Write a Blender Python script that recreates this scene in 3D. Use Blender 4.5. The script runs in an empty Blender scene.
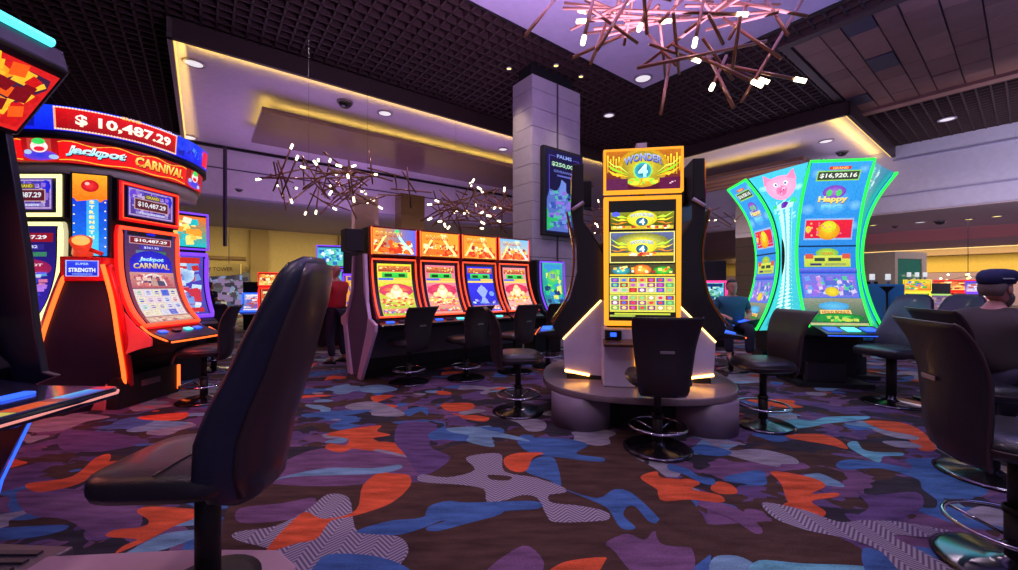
import bpy, bmesh, math, random
from mathutils import Vector, Matrix
import numpy as np
R = math.radians
SC = bpy.context.scene
# ---------------------------------------------------------------- camera
CAMH = 1.4
F = 400.0
cam_d = bpy.data.cameras.new('camera'); cam = bpy.data.objects.new('camera', cam_d)
SC.collection.objects.link(cam); SC.camera = cam
cam.location = (0, 0, CAMH); cam.rotation_euler = (R(90), 0, 0)
cam_d.sensor_width = 36; cam_d.lens = 36 * F / 1018; cam_d.clip_start = .02; cam_d.clip_end = 200
# ---------------------------------------------------------------- view, world
SC.view_settings.view_transform = 'Standard'; SC.view_settings.look = 'None'
SC.view_settings.exposure = 0; SC.view_settings.gamma = 1
SC.view_settings.use_curve_mapping = False
SC.cycles.max_bounces = 6; SC.cycles.diffuse_bounces = 3; SC.cycles.glossy_bounces = 3
SC.cycles.sample_clamp_indirect = 3
w = bpy.data.worlds.new('world'); SC.world = w; w.use_nodes = True
bg = w.node_tree.nodes['Background']; bg.inputs[0].default_value = (.50, .38, .66, 1); bg.inputs[1].default_value = .34
# room axes (the hall is turned against the camera)
EU = Vector((.793, .609, 0)); EV = Vector((-.609, .793, 0)); GA = math.atan2(.609, .793)
def W(u, v, z=0): return EU * u + EV * v + Vector((0, 0, z))
def Pt(px, py, Y): return Vector(((px - 509) / F * Y, Y, CAMH - (py - 285) / F * Y))
def Fl(px, py): return Pt(px, py, CAMH * F / (py - 285))
def Ce(px, py, z): return Pt(px, py, (z - CAMH) * F / (285 - py))
def face(dx, dy): return math.atan2(dx, -dy)
# ---------------------------------------------------------------- lights
def area(name, loc, tgt, sx, sy, power, col, spread=180):
    d = bpy.data.lights.new(name, 'AREA'); d.shape = 'RECTANGLE'; d.size = sx; d.size_y = sy
    d.energy = power; d.color = col; d.spread = R(spread)
    o = bpy.data.objects.new(name, d); SC.collection.objects.link(o); o.location = loc
    o.rotation_euler = (Vector(tgt) - Vector(loc)).to_track_quat('-Z', 'Y').to_euler()
    return o
def cove(name, a, b, updir, power, col, wd=.06):
    """a long thin strip light from a to b, shining along updir"""
    a = Vector(a); b = Vector(b); x = (b - a).normalized(); z = -Vector(updir).normalized(); y = z.cross(x)
    d = bpy.data.lights.new(name, 'AREA'); d.shape = 'RECTANGLE'; d.size = (b - a).length; d.size_y = wd
    d.energy = power; d.color = col
    o = bpy.data.objects.new(name, d); SC.collection.objects.link(o)
    m = Matrix((x, y, z)).transposed().to_4x4(); m.translation = (a + b) / 2; o.matrix_world = m
def spot(name, loc, power, col, ang=120, blend=1, rad=.05, tgt=None):
    d = bpy.data.lights.new(name, 'SPOT'); d.energy = power; d.color = col; d.spot_size = R(ang); d.spot_blend = blend
    d.shadow_soft_size = rad
    o = bpy.data.objects.new(name, d); SC.collection.objects.link(o); o.location = loc
    if tgt is not None: o.rotation_euler = (Vector(tgt) - Vector(loc)).to_track_quat('-Z', 'Y').to_euler()
WARM = (1, .66, .10); PUR = (.74, .48, 1.0)
# cove strips on the inner side of the fascias
cove('cove_light_front', W(-.2, 9.92, 5.87), W(13.3, 9.92, 5.87), (0, 0, 1), 36, WARM)
cove('cove_light_left', W(-.22, 9.6, 5.88), W(-.22, 16.3, 5.88), (-.9, -.6, .5), 13, WARM)
cove('cove_light_right', W(13.85, 9.2, 5.88), W(13.85, 3.3, 5.88), (0, 0, 1), 20, WARM)
cove('cove_light_corner', W(13.8, 3.35, 5.88), W(19, 3.35, 5.88), (0, 0, 1), 17, WARM)
cove('cloud_light_front', W(1.6, 11.9, 5.84), W(13, 11.9, 5.84), (0, 0, 1), 24, WARM)
cove('cloud_light_left', W(1.3, 11.5, 5.85), W(1.3, 13.7, 5.85), (0, 0, 1), 3.5, WARM)
cove('cloud_light_right', W(15.7, 4.7, 5.66), W(15.7, 9, 5.66), (-.5, -.4, 1), 14, WARM)
# soft purple fill lamps, added without fixtures; they bounce off the ceilings
area('tray_fill', W(3, 2.2, 3.9), W(3, 2.2, 9), 4, 4, 400, PUR)
area('tray_fill_blue', W(8.0, -1.5, 4.6), W(8.0, -1.5, 9), 2, 2, 150, (.2, .32, 1))
area('soffit_fill', W(6.5, 12.5, 3.2), W(7.5, 12.8, 9), 9, 3, 85, (.74, .40, 1.0))
area('soffit_fill', W(2, 12.5, 3.2), W(2.5, 12.8, 9), 4, 2, 55, (.72, .40, 1.0))
area('bulkhead_fill', W(5, 14.0, 3.0), W(5, 17, 4.8), 10, 1.5, 52, (.86, .52, .95))
area('soffit_fill_right', W(16.6, 6, 3.4), W(16.6, 6, 9), 2, 5, 70, (.80, .64, 1.0))
area('bulkhead_fill', W(15, -2, 3.0), W(19.5, -2, 5.2), 4, 3, 250, (.84, .74, 1))
area('back_room_light', W(6, 21, 4.35), W(6, 21.5, 0), 16, 3, 1800, (1, .80, .34))
area('far_right_light', W(40, 2, 3.6), W(44, 2, 2.9), 30, .5, 900, (1, .78, .25))
area('far_right_hall', W(30, 0, 3.85), W(30, 0, 0), 14, 14, 1100, (.95, .72, .9))
for i, (px, py, e) in enumerate([(700, 60, 170), (500, 20, 170), (820, 60, 170), (300, 30, 170), (608, 115, 150), (947, 119, 150), (420, 100, 110)]):
    q = Ce(px, py, 6.12); spot('fill_spot', q, e, (1, .80, .92), 140, 1, .06)  # general fill spots, most of them added away from any downlight fitting
spot('fill_spot_unseen', (1.5, -1.5, 6.1), 320, (1, .80, .95), 150, 1, .3)  # added spots out of view overhead, filling the near floor
spot('fill_spot_unseen', (-2.0, .6, 6.1), 240, (1, .72, .85), 150, 1, .3)
spot('fill_spot_unseen', (3.5, 1.5, 6.1), 200, (.85, .80, 1.0), 150, 1, .3)
for q in (W(5.1, 6.0, 5.9), W(6.2, 5.9, 5.9)):
    spot('column_wash', q, 120, (1, .86, .72), 60, 1, .04, tgt=q + Vector((0.1, .25, -3)))
spot('column_wash', W(5.15, 6.9, 5.9), 110, (1, .8, .5), 60, 1, .04, tgt=W(5.5, 6.9, 3))

area('carnival_red_fill', (-3.75, 3.9, 1.5), (-4.45, 4.6, .6), .3, .3, 16, (1, .06, .05))  # added lamp for the red neon glow on the side panel
area('green_pod_fill', (4.2, 5.0, 1.6), (3.9, 4.0, 0), .6, 1.2, 4, (.15, .8, 1))  # added lamp for the screens' tint on the carpet
# ---------------------------------------------------------------- materials
def c(r, g, b):
    f = lambda x: (x / 255 / 12.92) if x / 255 <= .04045 else ((x / 255 + .055) / 1.055) ** 2.4
    return (f(r), f(g), f(b), 1)
MATS = {}
def mat(name, col, rough=.5, metal=0, coat=0, nz=.12, nscale=8, bump=0, bscale=60):
    """principled with a faint procedural mottling of colour and roughness"""
    if name in MATS: return MATS[name]
    m = bpy.data.materials.new(name); m.use_nodes = True; t = m.node_tree; b = t.nodes['Principled BSDF']
    tc = t.nodes.new('ShaderNodeTexCoord'); n = t.nodes.new('ShaderNodeTexNoise'); n.inputs['Scale'].default_value = nscale
    n.inputs['Detail'].default_value = 3
    t.links.new(tc.outputs['Object'], n.inputs['Vector'])
    mx = t.nodes.new('ShaderNodeMix'); mx.data_type = 'RGBA'
    mx.inputs[6].default_value = tuple(x * (1 - nz) for x in col[:3]) + (1,)
    mx.inputs[7].default_value = tuple(min(1, x * (1 + nz)) for x in col[:3]) + (1,)
    t.links.new(n.outputs['Fac'], mx.inputs[0]); t.links.new(mx.outputs[2], b.inputs['Base Color'])
    b.inputs['Roughness'].default_value = rough; b.inputs['Metallic'].default_value = metal
    b.inputs['Coat Weight'].default_value = coat; b.inputs['Coat Roughness'].default_value = .15
    if bump:
        n2 = t.nodes.new('ShaderNodeTexNoise'); n2.inputs['Scale'].default_value = bscale
        t.links.new(tc.outputs['Object'], n2.inputs['Vector'])
        bp = t.nodes.new('ShaderNodeBump'); bp.inputs['Strength'].default_value = bump; bp.inputs['Distance'].default_value = .01
        t.links.new(n2.outputs['Fac'], bp.inputs['Height']); t.links.new(bp.outputs[0], b.inputs['Normal'])
    MATS[name] = m; return m
def glow(name, col, s=1.0, pulse=0):
    if name in MATS: return MATS[name]
    m = bpy.data.materials.new(name); m.use_nodes = True; t = m.node_tree; b = t.nodes['Principled BSDF']
    b.inputs['Base Color'].default_value = tuple(x * .3 for x in col[:3]) + (1,); b.inputs['Roughness'].default_value = .3
    b.inputs['Emission Color'].default_value = col; b.inputs['Emission Strength'].default_value = s
    if pulse:
        tc = t.nodes.new('ShaderNodeTexCoord'); n = t.nodes.new('ShaderNodeTexWave'); n.inputs['Scale'].default_value = pulse
        n.bands_direction = 'Z'; t.links.new(tc.outputs['Object'], n.inputs['Vector'])
        mr = t.nodes.new('ShaderNodeMapRange'); mr.inputs['To Min'].default_value = s * .45; mr.inputs['To Max'].default_value = s * 1.3
        t.links.new(n.outputs['Fac'], mr.inputs['Value']); t.links.new(mr.outputs[0], b.inputs['Emission Strength'])
    MATS[name] = m; return m
def screen_mat():
    m = bpy.data.materials.new('lit_screen'); m.use_nodes = True; t = m.node_tree; b = t.nodes['Principled BSDF']
    a = t.nodes.new('ShaderNodeAttribute'); a.attribute_name = 'Col'
    b.inputs['Base Color'].default_value = (.01, .01, .012, 1); b.inputs['Roughness'].default_value = .25
    t.links.new(a.outputs['Color'], b.inputs['Emission Color'])
    tc = t.nodes.new('ShaderNodeTexCoord'); n = t.nodes.new('ShaderNodeTexNoise'); n.inputs['Scale'].default_value = 45; n.inputs['Detail'].default_value = 4
    t.links.new(tc.outputs['Object'], n.inputs['Vector'])
    mr = t.nodes.new('ShaderNodeMapRange'); mr.inputs['To Min'].default_value = .7; mr.inputs['To Max'].default_value = 1.5
    t.links.new(n.outputs['Fac'], mr.inputs['Value']); t.links.new(mr.outputs[0], b.inputs['Emission Strength'])
    return m
SCR = screen_mat()
BLACKG = mat('black_gloss_plastic', c(22, 20, 26), .28, 0, .3)
BLACKM = mat('black_matt_metal', c(20, 18, 24), .55)
DARK = mat('near_black_recess', c(10, 9, 12), .8)
LEATHER = mat('black_leather', c(30, 30, 38), .36, 0, .25, .2, 12, .25, 160)
LEATH_BLUE_LIT = mat('blue_lit_black_vinyl', c(30, 34, 58), .4, 0, .15, .2, 12, .2, 140)  # black vinyl, blue machine light put into its colour
LEATHR = mat('worn_black_vinyl', c(34, 32, 38), .45, 0, .1, .2, 12, .2, 140)
PIPING = mat('dark_brown_piping', c(58, 40, 44), .4, 0, .2)
CHROME = mat('chrome', c(190, 190, 200), .14, 1)
STEEL = mat('brushed_steel', c(150, 145, 160), .3, .9)
SILVER = mat('silver_painted_panel', c(206, 198, 226), .42, .1, .2)
PINKSIL = mat('pale_silver_side_panel', c(232, 196, 226), .4, .2)
MAUVE = mat('mauve_panel', c(92, 70, 104), .5)
GREYPAN = mat('grey_base_panel', c(84, 78, 96), .5)
ORN = glow('orange_neon', (1, .13, .02, 1), 2.2); ORNP = glow('orange_red_neon', (1, .07, .02, 1), 2.0, 30)
REDN = glow('red_neon', (1, .02, .015, 1), 1.6, 26); REDS = glow('red_glow_shell', (1, .012, .012, 1), .75)
YELP = glow('pale_yellow_bulb_strip', (1, .86, .35, 1), 1.9, 26); AMB = glow('amber_frame_light', (1, .36, .02, 1), 1.35)
AMBW = glow('warm_white_strip', (1, .55, .16, 1), 5); GRN = glow('green_neon', (.03, 1, .10, 1), 1.25)
BLUN = glow('blue_neon', (.03, .12, 1, 1), 1.6); CYAN = glow('cyan_light_strip', (.1, .85, 1, 1), 1.6)
PURN = glow('purple_neon', (.22, .06, 1, 1), 1.2); LAMP = glow('warm_white_lamp_end', (1, .84, .55, 1), 5)
BLUB = glow('blue_button_light', (.03, .12, 1, 1), 1.6)
DLW = glow('downlight_lens', (1, .93, 1, 1), .8); DLY = glow('yellow_downlight_lens', (1, .8, .2, 1), 2.2)
# ---------------------------------------------------------------- mesh builder
COL = SC.collection
def tagit(o, label=None, cat=None, group=None, kind=None):
    if label: o['label'] = label
    if cat: o['category'] = cat
    if group: o['group'] = group
    if kind: o['kind'] = kind
    return o
def thing(name, label, cat, loc=(0, 0, 0), rz=0, group=None):
    o = bpy.data.objects.new(name, None); COL.objects.link(o); o.location = loc; o.rotation_euler = (0, 0, rz)
    o.empty_display_size = .1
    return tagit(o, label, cat, group)
def dup(root, loc, rz, label=None, group=None):
    r = root.copy(); COL.objects.link(r); r.location = loc; r.rotation_euler = (0, 0, rz)
    if label: r['label'] = label
    if group: r['group'] = group
    for ch in list(root.children):
        d = ch.copy(); COL.objects.link(d); d.parent = r
        for g in list(ch.children):
            e = g.copy(); COL.objects.link(e); e.parent = d
    return r
class MB:
    def __init__(s): s.v = []; s.f = []; s.m = []; s.mats = []; s.sm = []
    def _mi(s, m):
        if m not in s.mats: s.mats.append(m)
        return s.mats.index(m)
    def add(s, vs, fs, m, smooth=False):
        b = len(s.v); s.v += [tuple(x) for x in vs]; i = s._mi(m)
        for f in fs: s.f.append(tuple(b + k for k in f)); s.m.append(i); s.sm.append(smooth)
        return s
    def box(s, x0, x1, y0, y1, z0, z1, m, M=None):
        vs = [Vector((x, y, z)) for z in (z0, z1) for y in (y0, y1) for x in (x0, x1)]
        if M is not None: vs = [M @ p for p in vs]
        return s.add(vs, [(0, 2, 3, 1), (4, 5, 7, 6), (0, 1, 5, 4), (2, 6, 7, 3), (0, 4, 6, 2), (1, 3, 7, 5)], m)
    def prism(s, poly, ax, a, b, m, smooth=False):
        n = len(poly)
        g = {'x': lambda p, t: (t, p[0], p[1]), 'y': lambda p, t: (p[0], t, p[1]), 'z': lambda p, t: (p[0], p[1], t)}[ax]
        vs = [g(p, a) for p in poly] + [g(p, b) for p in poly]
        s.add(vs, [(i, (i + 1) % n, n + (i + 1) % n, n + i) for i in range(n)], m, smooth)
        return s.add(vs, [tuple(range(n - 1, -1, -1)), tuple(range(n, 2 * n))], m)
    def loft(s, rings, m, cap=True, smooth=True, closed=True):
        n = len(rings[0]); vs = [p for r in rings for p in r]; fs = []
        for i in range(len(rings) - 1):
            for j in range(n if closed else n - 1):
                k = (j + 1) % n; fs.append((i * n + j, i * n + k, (i + 1) * n + k, (i + 1) * n + j))
        s.add(vs, fs, m, smooth)
        if cap and closed: s.add(rings[0], [tuple(range(n - 1, -1, -1))], m, smooth); s.add(rings[-1], [tuple(range(n))], m, smooth)
        return s
    def tube(s, pts, r, m, n=8, closed=False, cap=True):
        pts = [Vector(p) for p in pts]; N = len(pts); rings = []
        rr = r if isinstance(r, (list, tuple)) else [r] * N
        prev = None
        for i, p in enumerate(pts):
            if closed: d = pts[(i + 1) % N] - pts[i - 1]
            else: d = pts[min(i + 1, N - 1)] - pts[max(i - 1, 0)]
            d.normalize()
            if prev is None:
                up = Vector((0, 0, 1)) if abs(d.z) < .9 else Vector((1, 0, 0)); a = d.cross(up).normalized()
            else:
                a = prev - d * prev.dot(d)
                a = a.normalized() if a.length > 1e-6 else d.orthogonal().normalized()
            prev = a; b = d.cross(a)
            rings.append([p + (a * math.cos(t) + b * math.sin(t)) * rr[i] for t in [2 * math.pi * k / n for k in range(n)]])
        if closed: rings.append(rings[0]); return s.loft(rings, m, cap=False)
        return s.loft(rings, m, cap=cap)
    def cyl(s, x, y, z0, z1, r, m, n=24, r2=None):
        r2 = r if r2 is None else r2
        ri = lambda z, q: [(x + q * math.cos(2 * math.pi * k / n), y + q * math.sin(2 * math.pi * k / n), z) for k in range(n)]
        s.loft([ri(z0, r), ri(z1, r2)], m, cap=False)
        return s.add(ri(z0, r), [tuple(range(n - 1, -1, -1))], m).add(ri(z1, r2), [tuple(range(n))], m)
    def lathe(s, prof, m, x=0, y=0, n=28):
        rings = [[(x + q * math.cos(2 * math.pi * k / n), y + q * math.sin(2 * math.pi * k / n), z) for k in range(n)] for q, z in prof]
        return s.loft(rings, m)
    def ell(s, ctr, rad, m, nu=16, nv=10, rot=None):
        rings = []
        for i in range(1, nv):
            t = math.pi * i / nv - math.pi / 2
            ring = []
            for k in range(nu):
                a = 2 * math.pi * k / nu
                p = Vector((math.cos(t) * math.cos(a) * rad[0], math.cos(t) * math.sin(a) * rad[1], math.sin(t) * rad[2]))
                if rot is not None: p = rot @ p
                ring.append(p + Vector(ctr))
            rings.append(ring)
        return s.loft(rings, m)
    def build(s, name, parent=None, bevel=0, sub=0, **tg):
        me = bpy.data.meshes.new(name); me.from_pydata([tuple(p) for p in s.v], [], s.f)
        for m in s.mats: me.materials.append(m)
        me.polygons.foreach_set('material_index', s.m); me.polygons.foreach_set('use_smooth', s.sm)
        o = bpy.data.objects.new(name, me); COL.objects.link(o)
        bm = bmesh.new(); bm.from_mesh(me); bmesh.ops.remove_doubles(bm, verts=bm.verts, dist=1e-5)
        bmesh.ops.recalc_face_normals(bm, faces=bm.faces); bm.to_mesh(me); bm.free()
        if parent is not None: o.parent = parent
        if bevel:
            md = o.modifiers.new('b', 'BEVEL'); md.width = bevel; md.segments = 2; md.limit_method = 'ANGLE'; md.angle_limit = R(35)
        if sub:
            md = o.modifiers.new('s', 'SUBSURF'); md.levels = sub; md.render_levels = sub
        tagit(o, **tg); return o
def crom(pts, n=8, closed=False):
    P = [Vector(p) for p in pts]; N = len(P); out = []
    segs = N if closed else N - 1
    for i in range(segs):
        g = (lambda k: P[k % N]) if closed else (lambda k: P[max(0, min(N - 1, k))])
        p0, p1, p2, p3 = g(i - 1), g(i), g(i + 1), g(i + 2)
        for k in range(n):
            t = k / n
            out.append(.5 * ((2 * p1) + (p2 - p0) * t + (2 * p0 - 5 * p1 + 4 * p2 - p3) * t * t + (3 * p1 - p0 - 3 * p2 + p3) * t ** 3))
    if not closed: out.append(P[-1])
    return out
# ---------------------------------------------------------------- lettering and screens
_T = {}
def text_mesh(s, bold=.012, shear=0):
    k = (s, bold, shear)
    if k in _T: return _T[k]
    cu = bpy.data.curves.new('t', 'FONT'); cu.body = s; cu.offset = bold; cu.shear = shear; cu.resolution_u = 2
    o = bpy.data.objects.new('t', cu); COL.objects.link(o)
    bpy.context.view_layer.update()
    me = o.evaluated_get(bpy.context.evaluated_depsgraph_get()).to_mesh()
    vs = [(v.co.x, v.co.y) for v in me.vertices]; fs = [tuple(p.vertices) for p in me.polygons]
    x0 = min(p[0] for p in vs); x1 = max(p[0] for p in vs); y0 = min(p[1] for p in vs); y1 = max(p[1] for p in vs)
    vs = [((p[0] - x0) / (x1 - x0), (p[1] - y0) / (y1 - y0)) for p in vs]
    bpy.data.objects.remove(o); bpy.data.curves.remove(cu)
    _T[k] = (vs, fs); return _T[k]
class Canvas:
    """shapes drawn in (u,v) on a surface fn(u,v,offset); colours are 0-255 tuples"""
    def __init__(s, fn, gain=1.0): s.fn = fn; s.v = []; s.f = []; s.c = []; s.off = .002; s.g = gain
    def _add(s, uv, fs, cols, step=.0002, lift=0):
        b = len(s.v)
        for (u, v) in uv: s.v.append(tuple(s.fn(u, v, s.off + lift)))
        for f in fs: s.f.append(tuple(b + k for k in f)); s.c.append([cols[k] for k in f])
        s.off += step
    def rect(s, u0, v0, u1, v1, col, top=None, n=None, nu=1, step=.0002, right=None):
        top = top or col; n = n or max(1, int(abs(v1 - v0) * 60)); uv = []; cols = []
        for j in range(n + 1):
            t = j / n
            for i in range(nu + 1):
                q = i / nu
                uv.append((u0 + (u1 - u0) * q, v0 + (v1 - v0) * t))
                k = tuple(col[a] * (1 - t) + top[a] * t for a in range(3))
                if right: k = tuple(k[a] * (1 - q) + right[a] * q for a in range(3))
                cols.append(k)
        w = nu + 1
        s._add(uv, [(j * w + i, j * w + i + 1, (j + 1) * w + i + 1, (j + 1) * w + i) for j in range(n) for i in range(nu)], cols, step); return s
    def ell(s, u, v, ru, rv, col, edge=None, n=20, step=.0002, a0=0, a1=360):
        edge = edge or col
        nr = max(1, min(5, int(rv * 50))); uv = [(u, v)]; cols = [col]
        for j in range(1, nr + 1):
            q = j / nr; uv += [(u + q * ru * math.cos(R(a0 + (a1 - a0) * k / n)), v + q * rv * math.sin(R(a0 + (a1 - a0) * k / n))) for k in range(n + 1)]
            cols += [tuple(col[a] * (1 - q) + edge[a] * q for a in range(3))] * (n + 1)
        fs = [(0, k + 1, k + 2) for k in range(n)]
        for j in range(nr - 1):
            o = 1 + j * (n + 1); fs += [(o + k, o + n + 1 + k, o + n + 2 + k, o + k + 1) for k in range(n)]
        s._add(uv, fs, cols, step); return s
    def poly(s, pts, col, cols=None, step=.0002):
        s._add(pts, [tuple(range(len(pts)))], cols or [col] * len(pts), step); return s
    def line(s, pts, wu, wv, col, step=.0002):
        L = []; Rr = []
        for i, p in enumerate(pts):
            a = pts[max(0, i - 1)]; b = pts[min(len(pts) - 1, i + 1)]; d = Vector((b[0] - a[0], b[1] - a[1])).normalized()
            L.append((p[0] - d.y * wu, p[1] + d.x * wv)); Rr.append((p[0] + d.y * wu, p[1] - d.x * wv))
        n = len(pts); s._add(L + Rr, [(i, i + 1, n + i + 1, n + i) for i in range(n - 1)], [col] * 2 * n, step); return s
    def frame(s, u0, v0, u1, v1, wu, wv, col):
        s.rect(u0, v0, u1, v0 + wv, col, nu=4); s.rect(u0, v1 - wv, u1, v1, col, nu=4); s.rect(u0, v0, u0 + wu, v1, col); s.rect(u1 - wu, v0, u1, v1, col); return s
    def text(s, t, u, v, w, h, col, top=None, bold=.012, shear=0, arc=0, shadow=None, step=.0003, lift=.003):
        """centred at u,v"""
        vs, fs = text_mesh(t, bold, shear); top = top or col
        for k, (cc, tt, du, dv) in enumerate(([(shadow, shadow, w * .012, -h * .1)] if shadow else []) + [(col, top, 0, 0)]):
            uv = [(u + (p[0] - .5) * w + du, v + (p[1] - .5) * h + arc * (1 - 4 * (p[0] - .5) ** 2) + dv) for p in vs]
            s._add(uv, fs, [tuple(cc[a] * (1 - p[1]) + tt[a] * p[1] for a in range(3)) for p in vs], step, lift)
        return s
    def speck(s, u0, v0, u1, v1, n, du, dv, pal, seed=1, kind=0):
        rnd = random.Random(seed)
        for i in range(n):
            u = rnd.uniform(u0 + du, u1 - du); v = rnd.uniform(v0 + dv, v1 - dv); a = rnd.uniform(.35, 1); b = rnd.uniform(.35, 1); q = rnd.choice(pal)
            if kind: s.ell(u, v, du * a, dv * b, q, n=7, step=.00004)
            else: s.poly([(u - du * a, v - dv * b), (u + du * b, v - dv * a), (u + du * a, v + dv * b), (u - du * b, v + dv * a)], q, step=.00004)
        return s
    def build(s, name, parent=None, **tg):
        me = bpy.data.meshes.new(name); me.from_pydata(s.v, [], s.f); me.materials.append(SCR)
        at = me.color_attributes.new('Col', 'FLOAT_COLOR', 'CORNER'); a = []
        for cc in s.c:
            for k in cc:
                q = c(*[max(0, min(255, x)) for x in k]); a += [q[0] * s.g, q[1] * s.g, q[2] * s.g, 1]
        at.data.foreach_set('color', a)
        o = bpy.data.objects.new(name, me); COL.objects.link(o)
        if parent is not None: o.parent = parent
        return tagit(o, **tg)
def flat(o, ux, uy):
    """flat surface: origin, full u vector, full v vector"""
    o = Vector(o); ux = Vector(ux); uy = Vector(uy); n = ux.cross(uy).normalized()
    return lambda u, v, off=0: o + ux * u + uy * v + n * off
def curved(prof, w, x0=None):
    """prof: (y,z) from bottom to top of a screen facing -y"""
    P = crom([(0, p[0], p[1]) for p in prof], 8); L = [0]
    for a, b in zip(P, P[1:]): L.append(L[-1] + (b - a).length)
    x0 = -w / 2 if x0 is None else x0
    def fn(u, v, off=0):
        t = max(-.001, min(1.001, v)) * L[-1]; i = 0
        while i < len(L) - 2 and L[i + 1] < t: i += 1
        q = (t - L[i]) / (L[i + 1] - L[i]); p = P[i].lerp(P[i + 1], q); d = (P[i + 1] - P[i]).normalized()
        n = Vector((0, -d.z, d.y))
        return Vector((x0 + w * u, p.y, p.z)) + n * off
    return fn
# ================================================================ CARPET
def carpet_nodes():
    m = bpy.data.materials.new('camouflage_carpet'); m.use_nodes = True; t = m.node_tree; b = t.nodes['Principled BSDF']; L = t.links.new
    b.inputs['Roughness'].default_value = .95; b.inputs['Specular IOR Level'].default_value = .15
    tc = t.nodes.new('ShaderNodeTexCoord')
    mp = t.nodes.new('ShaderNodeMapping'); mp.inputs['Scale'].default_value = (1, 1.35, 1); L(tc.outputs['Object'], mp.inputs[0])
    wn = t.nodes.new('ShaderNodeTexNoise'); wn.inputs['Scale'].default_value = 1.6; L(mp.outputs[0], wn.inputs['Vector'])
    wa = t.nodes.new('ShaderNodeMixRGB'); wa.blend_type = 'LINEAR_LIGHT'; wa.inputs[0].default_value = .22; L(mp.outputs[0], wa.inputs[1]); L(wn.outputs['Color'], wa.inputs[2])
    cur = None
    def layer(seed, sc, thr, col, det=1.2):
        nonlocal cur
        o = t.nodes.new('ShaderNodeMapping'); o.inputs['Location'].default_value = (seed * 7.3, seed * 3.1, seed); L(wa.outputs[0], o.inputs[0])
        n = t.nodes.new('ShaderNodeTexNoise'); n.inputs['Scale'].default_value = sc; n.inputs['Detail'].default_value = det; L(o.outputs[0], n.inputs['Vector'])
        g = t.nodes.new('ShaderNodeMath'); g.operation = 'GREATER_THAN'; g.inputs[1].default_value = thr; L(n.outputs['Fac'], g.inputs[0])
        x = t.nodes.new('ShaderNodeMix'); x.data_type = 'RGBA'
        if cur is None: x.inputs[6].default_value = CB['brown']
        else: L(cur, x.inputs[6])
        if isinstance(col, tuple): x.inputs[7].default_value = col
        else: L(col, x.inputs[7])
        L(g.outputs[0], x.inputs[0]); cur = x.outputs[2]
    layer(1, 2.0, .50, CB['purple'], 3.5); layer(2, 1.6, .565, CB['plum'], 4); layer(3, 1.3, .60, CB['blue'])
    layer(7, 2.2, .56, CB['dark'], 2.5)
    layer(4, 1.5, .66, CB['sky']); layer(5, 1.25, .64, CB['grey']); layer(6, 1.6, .672, CB['orange'])
    pile(t, cur, b); return m
def pile(t, src, b):
    """carpet pile: streaky mottling over a colour"""
    L = t.links.new; tc = t.nodes.new('ShaderNodeTexCoord'); mp = t.nodes.new('ShaderNodeMapping'); mp.inputs['Scale'].default_value = (1.6, 7, 1); mp.inputs['Rotation'].default_value = (0, 0, .4)
    L(tc.outputs['Object'], mp.inputs[0]); n = t.nodes.new('ShaderNodeTexNoise'); n.inputs['Scale'].default_value = 2.5; n.inputs['Detail'].default_value = 5; L(mp.outputs[0], n.inputs['Vector'])
    n3 = t.nodes.new('ShaderNodeTexNoise'); n3.inputs['Scale'].default_value = 140; L(tc.outputs['Object'], n3.inputs['Vector'])
    a = t.nodes.new('ShaderNodeMath'); a.operation = 'MULTIPLY_ADD'; L(n3.outputs['Fac'], a.inputs[0]); a.inputs[1].default_value = .5; L(n.outputs['Fac'], a.inputs[2])
    mr = t.nodes.new('ShaderNodeMapRange'); mr.inputs['From Min'].default_value = .45; mr.inputs['From Max'].default_value = 1.05; mr.inputs['To Min'].default_value = .45; mr.inputs['To Max'].default_value = 1.45
    L(a.outputs[0], mr.inputs['Value'])
    v = t.nodes.new('ShaderNodeVectorMath'); v.operation = 'SCALE'; L(mr.outputs[0], v.inputs['Scale'])
    if isinstance(src, tuple): v.inputs[0].default_value = src[:3]
    else: L(src, v.inputs[0])
    L(v.outputs[0], b.inputs['Base Color'])
CB = dict(brown=c(74, 54, 46), dark=c(52, 48, 54), purple=c(94, 72, 110), plum=c(112, 80, 110), blue=c(66, 102, 150), sky=c(112, 150, 168), grey=c(140, 136, 142), orange=c(206, 88, 52), teal=c(104, 170, 180))
def pile_mat(k):
    m = bpy.data.materials.new('carpet_' + k); m.use_nodes = True; b = m.node_tree.nodes['Principled BSDF']
    b.inputs['Roughness'].default_value = .95; b.inputs['Specular IOR Level'].default_value = .15
    pile(m.node_tree, CB[k], b); return m
def herring_mat():
    m = bpy.data.materials.new('carpet_herringbone'); m.use_nodes = True; t = m.node_tree; b = t.nodes['Principled BSDF']; L = t.links.new
    b.inputs['Roughness'].default_value = .95; b.inputs['Specular IOR Level'].default_value = .15
    tc = t.nodes.new('ShaderNodeTexCoord'); s = t.nodes.new('ShaderNodeSeparateXYZ'); L(tc.outputs['Object'], s.inputs[0])
    p = t.nodes.new('ShaderNodeMath'); p.operation = 'PINGPONG'; p.inputs[1].default_value = .09; L(s.outputs[0], p.inputs[0])
    a = t.nodes.new('ShaderNodeMath'); a.operation = 'ADD'; L(p.outputs[0], a.inputs[0]); L(s.outputs[1], a.inputs[1])
    q = t.nodes.new('ShaderNodeMath'); q.operation = 'PINGPONG'; q.inputs[1].default_value = .0145; L(a.outputs[0], q.inputs[0])
    r = t.nodes.new('ShaderNodeMapRange'); r.inputs['From Min'].default_value = .003; r.inputs['From Max'].default_value = .011; L(q.outputs[0], r.inputs['Value'])
    x = t.nodes.new('ShaderNodeMix'); x.data_type = 'RGBA'; x.inputs[6].default_value = c(96, 84, 100); x.inputs[7].default_value = c(162, 154, 164); L(r.outputs[0], x.inputs[0])
    L(x.outputs[2], b.inputs['Base Color']); return m
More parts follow.
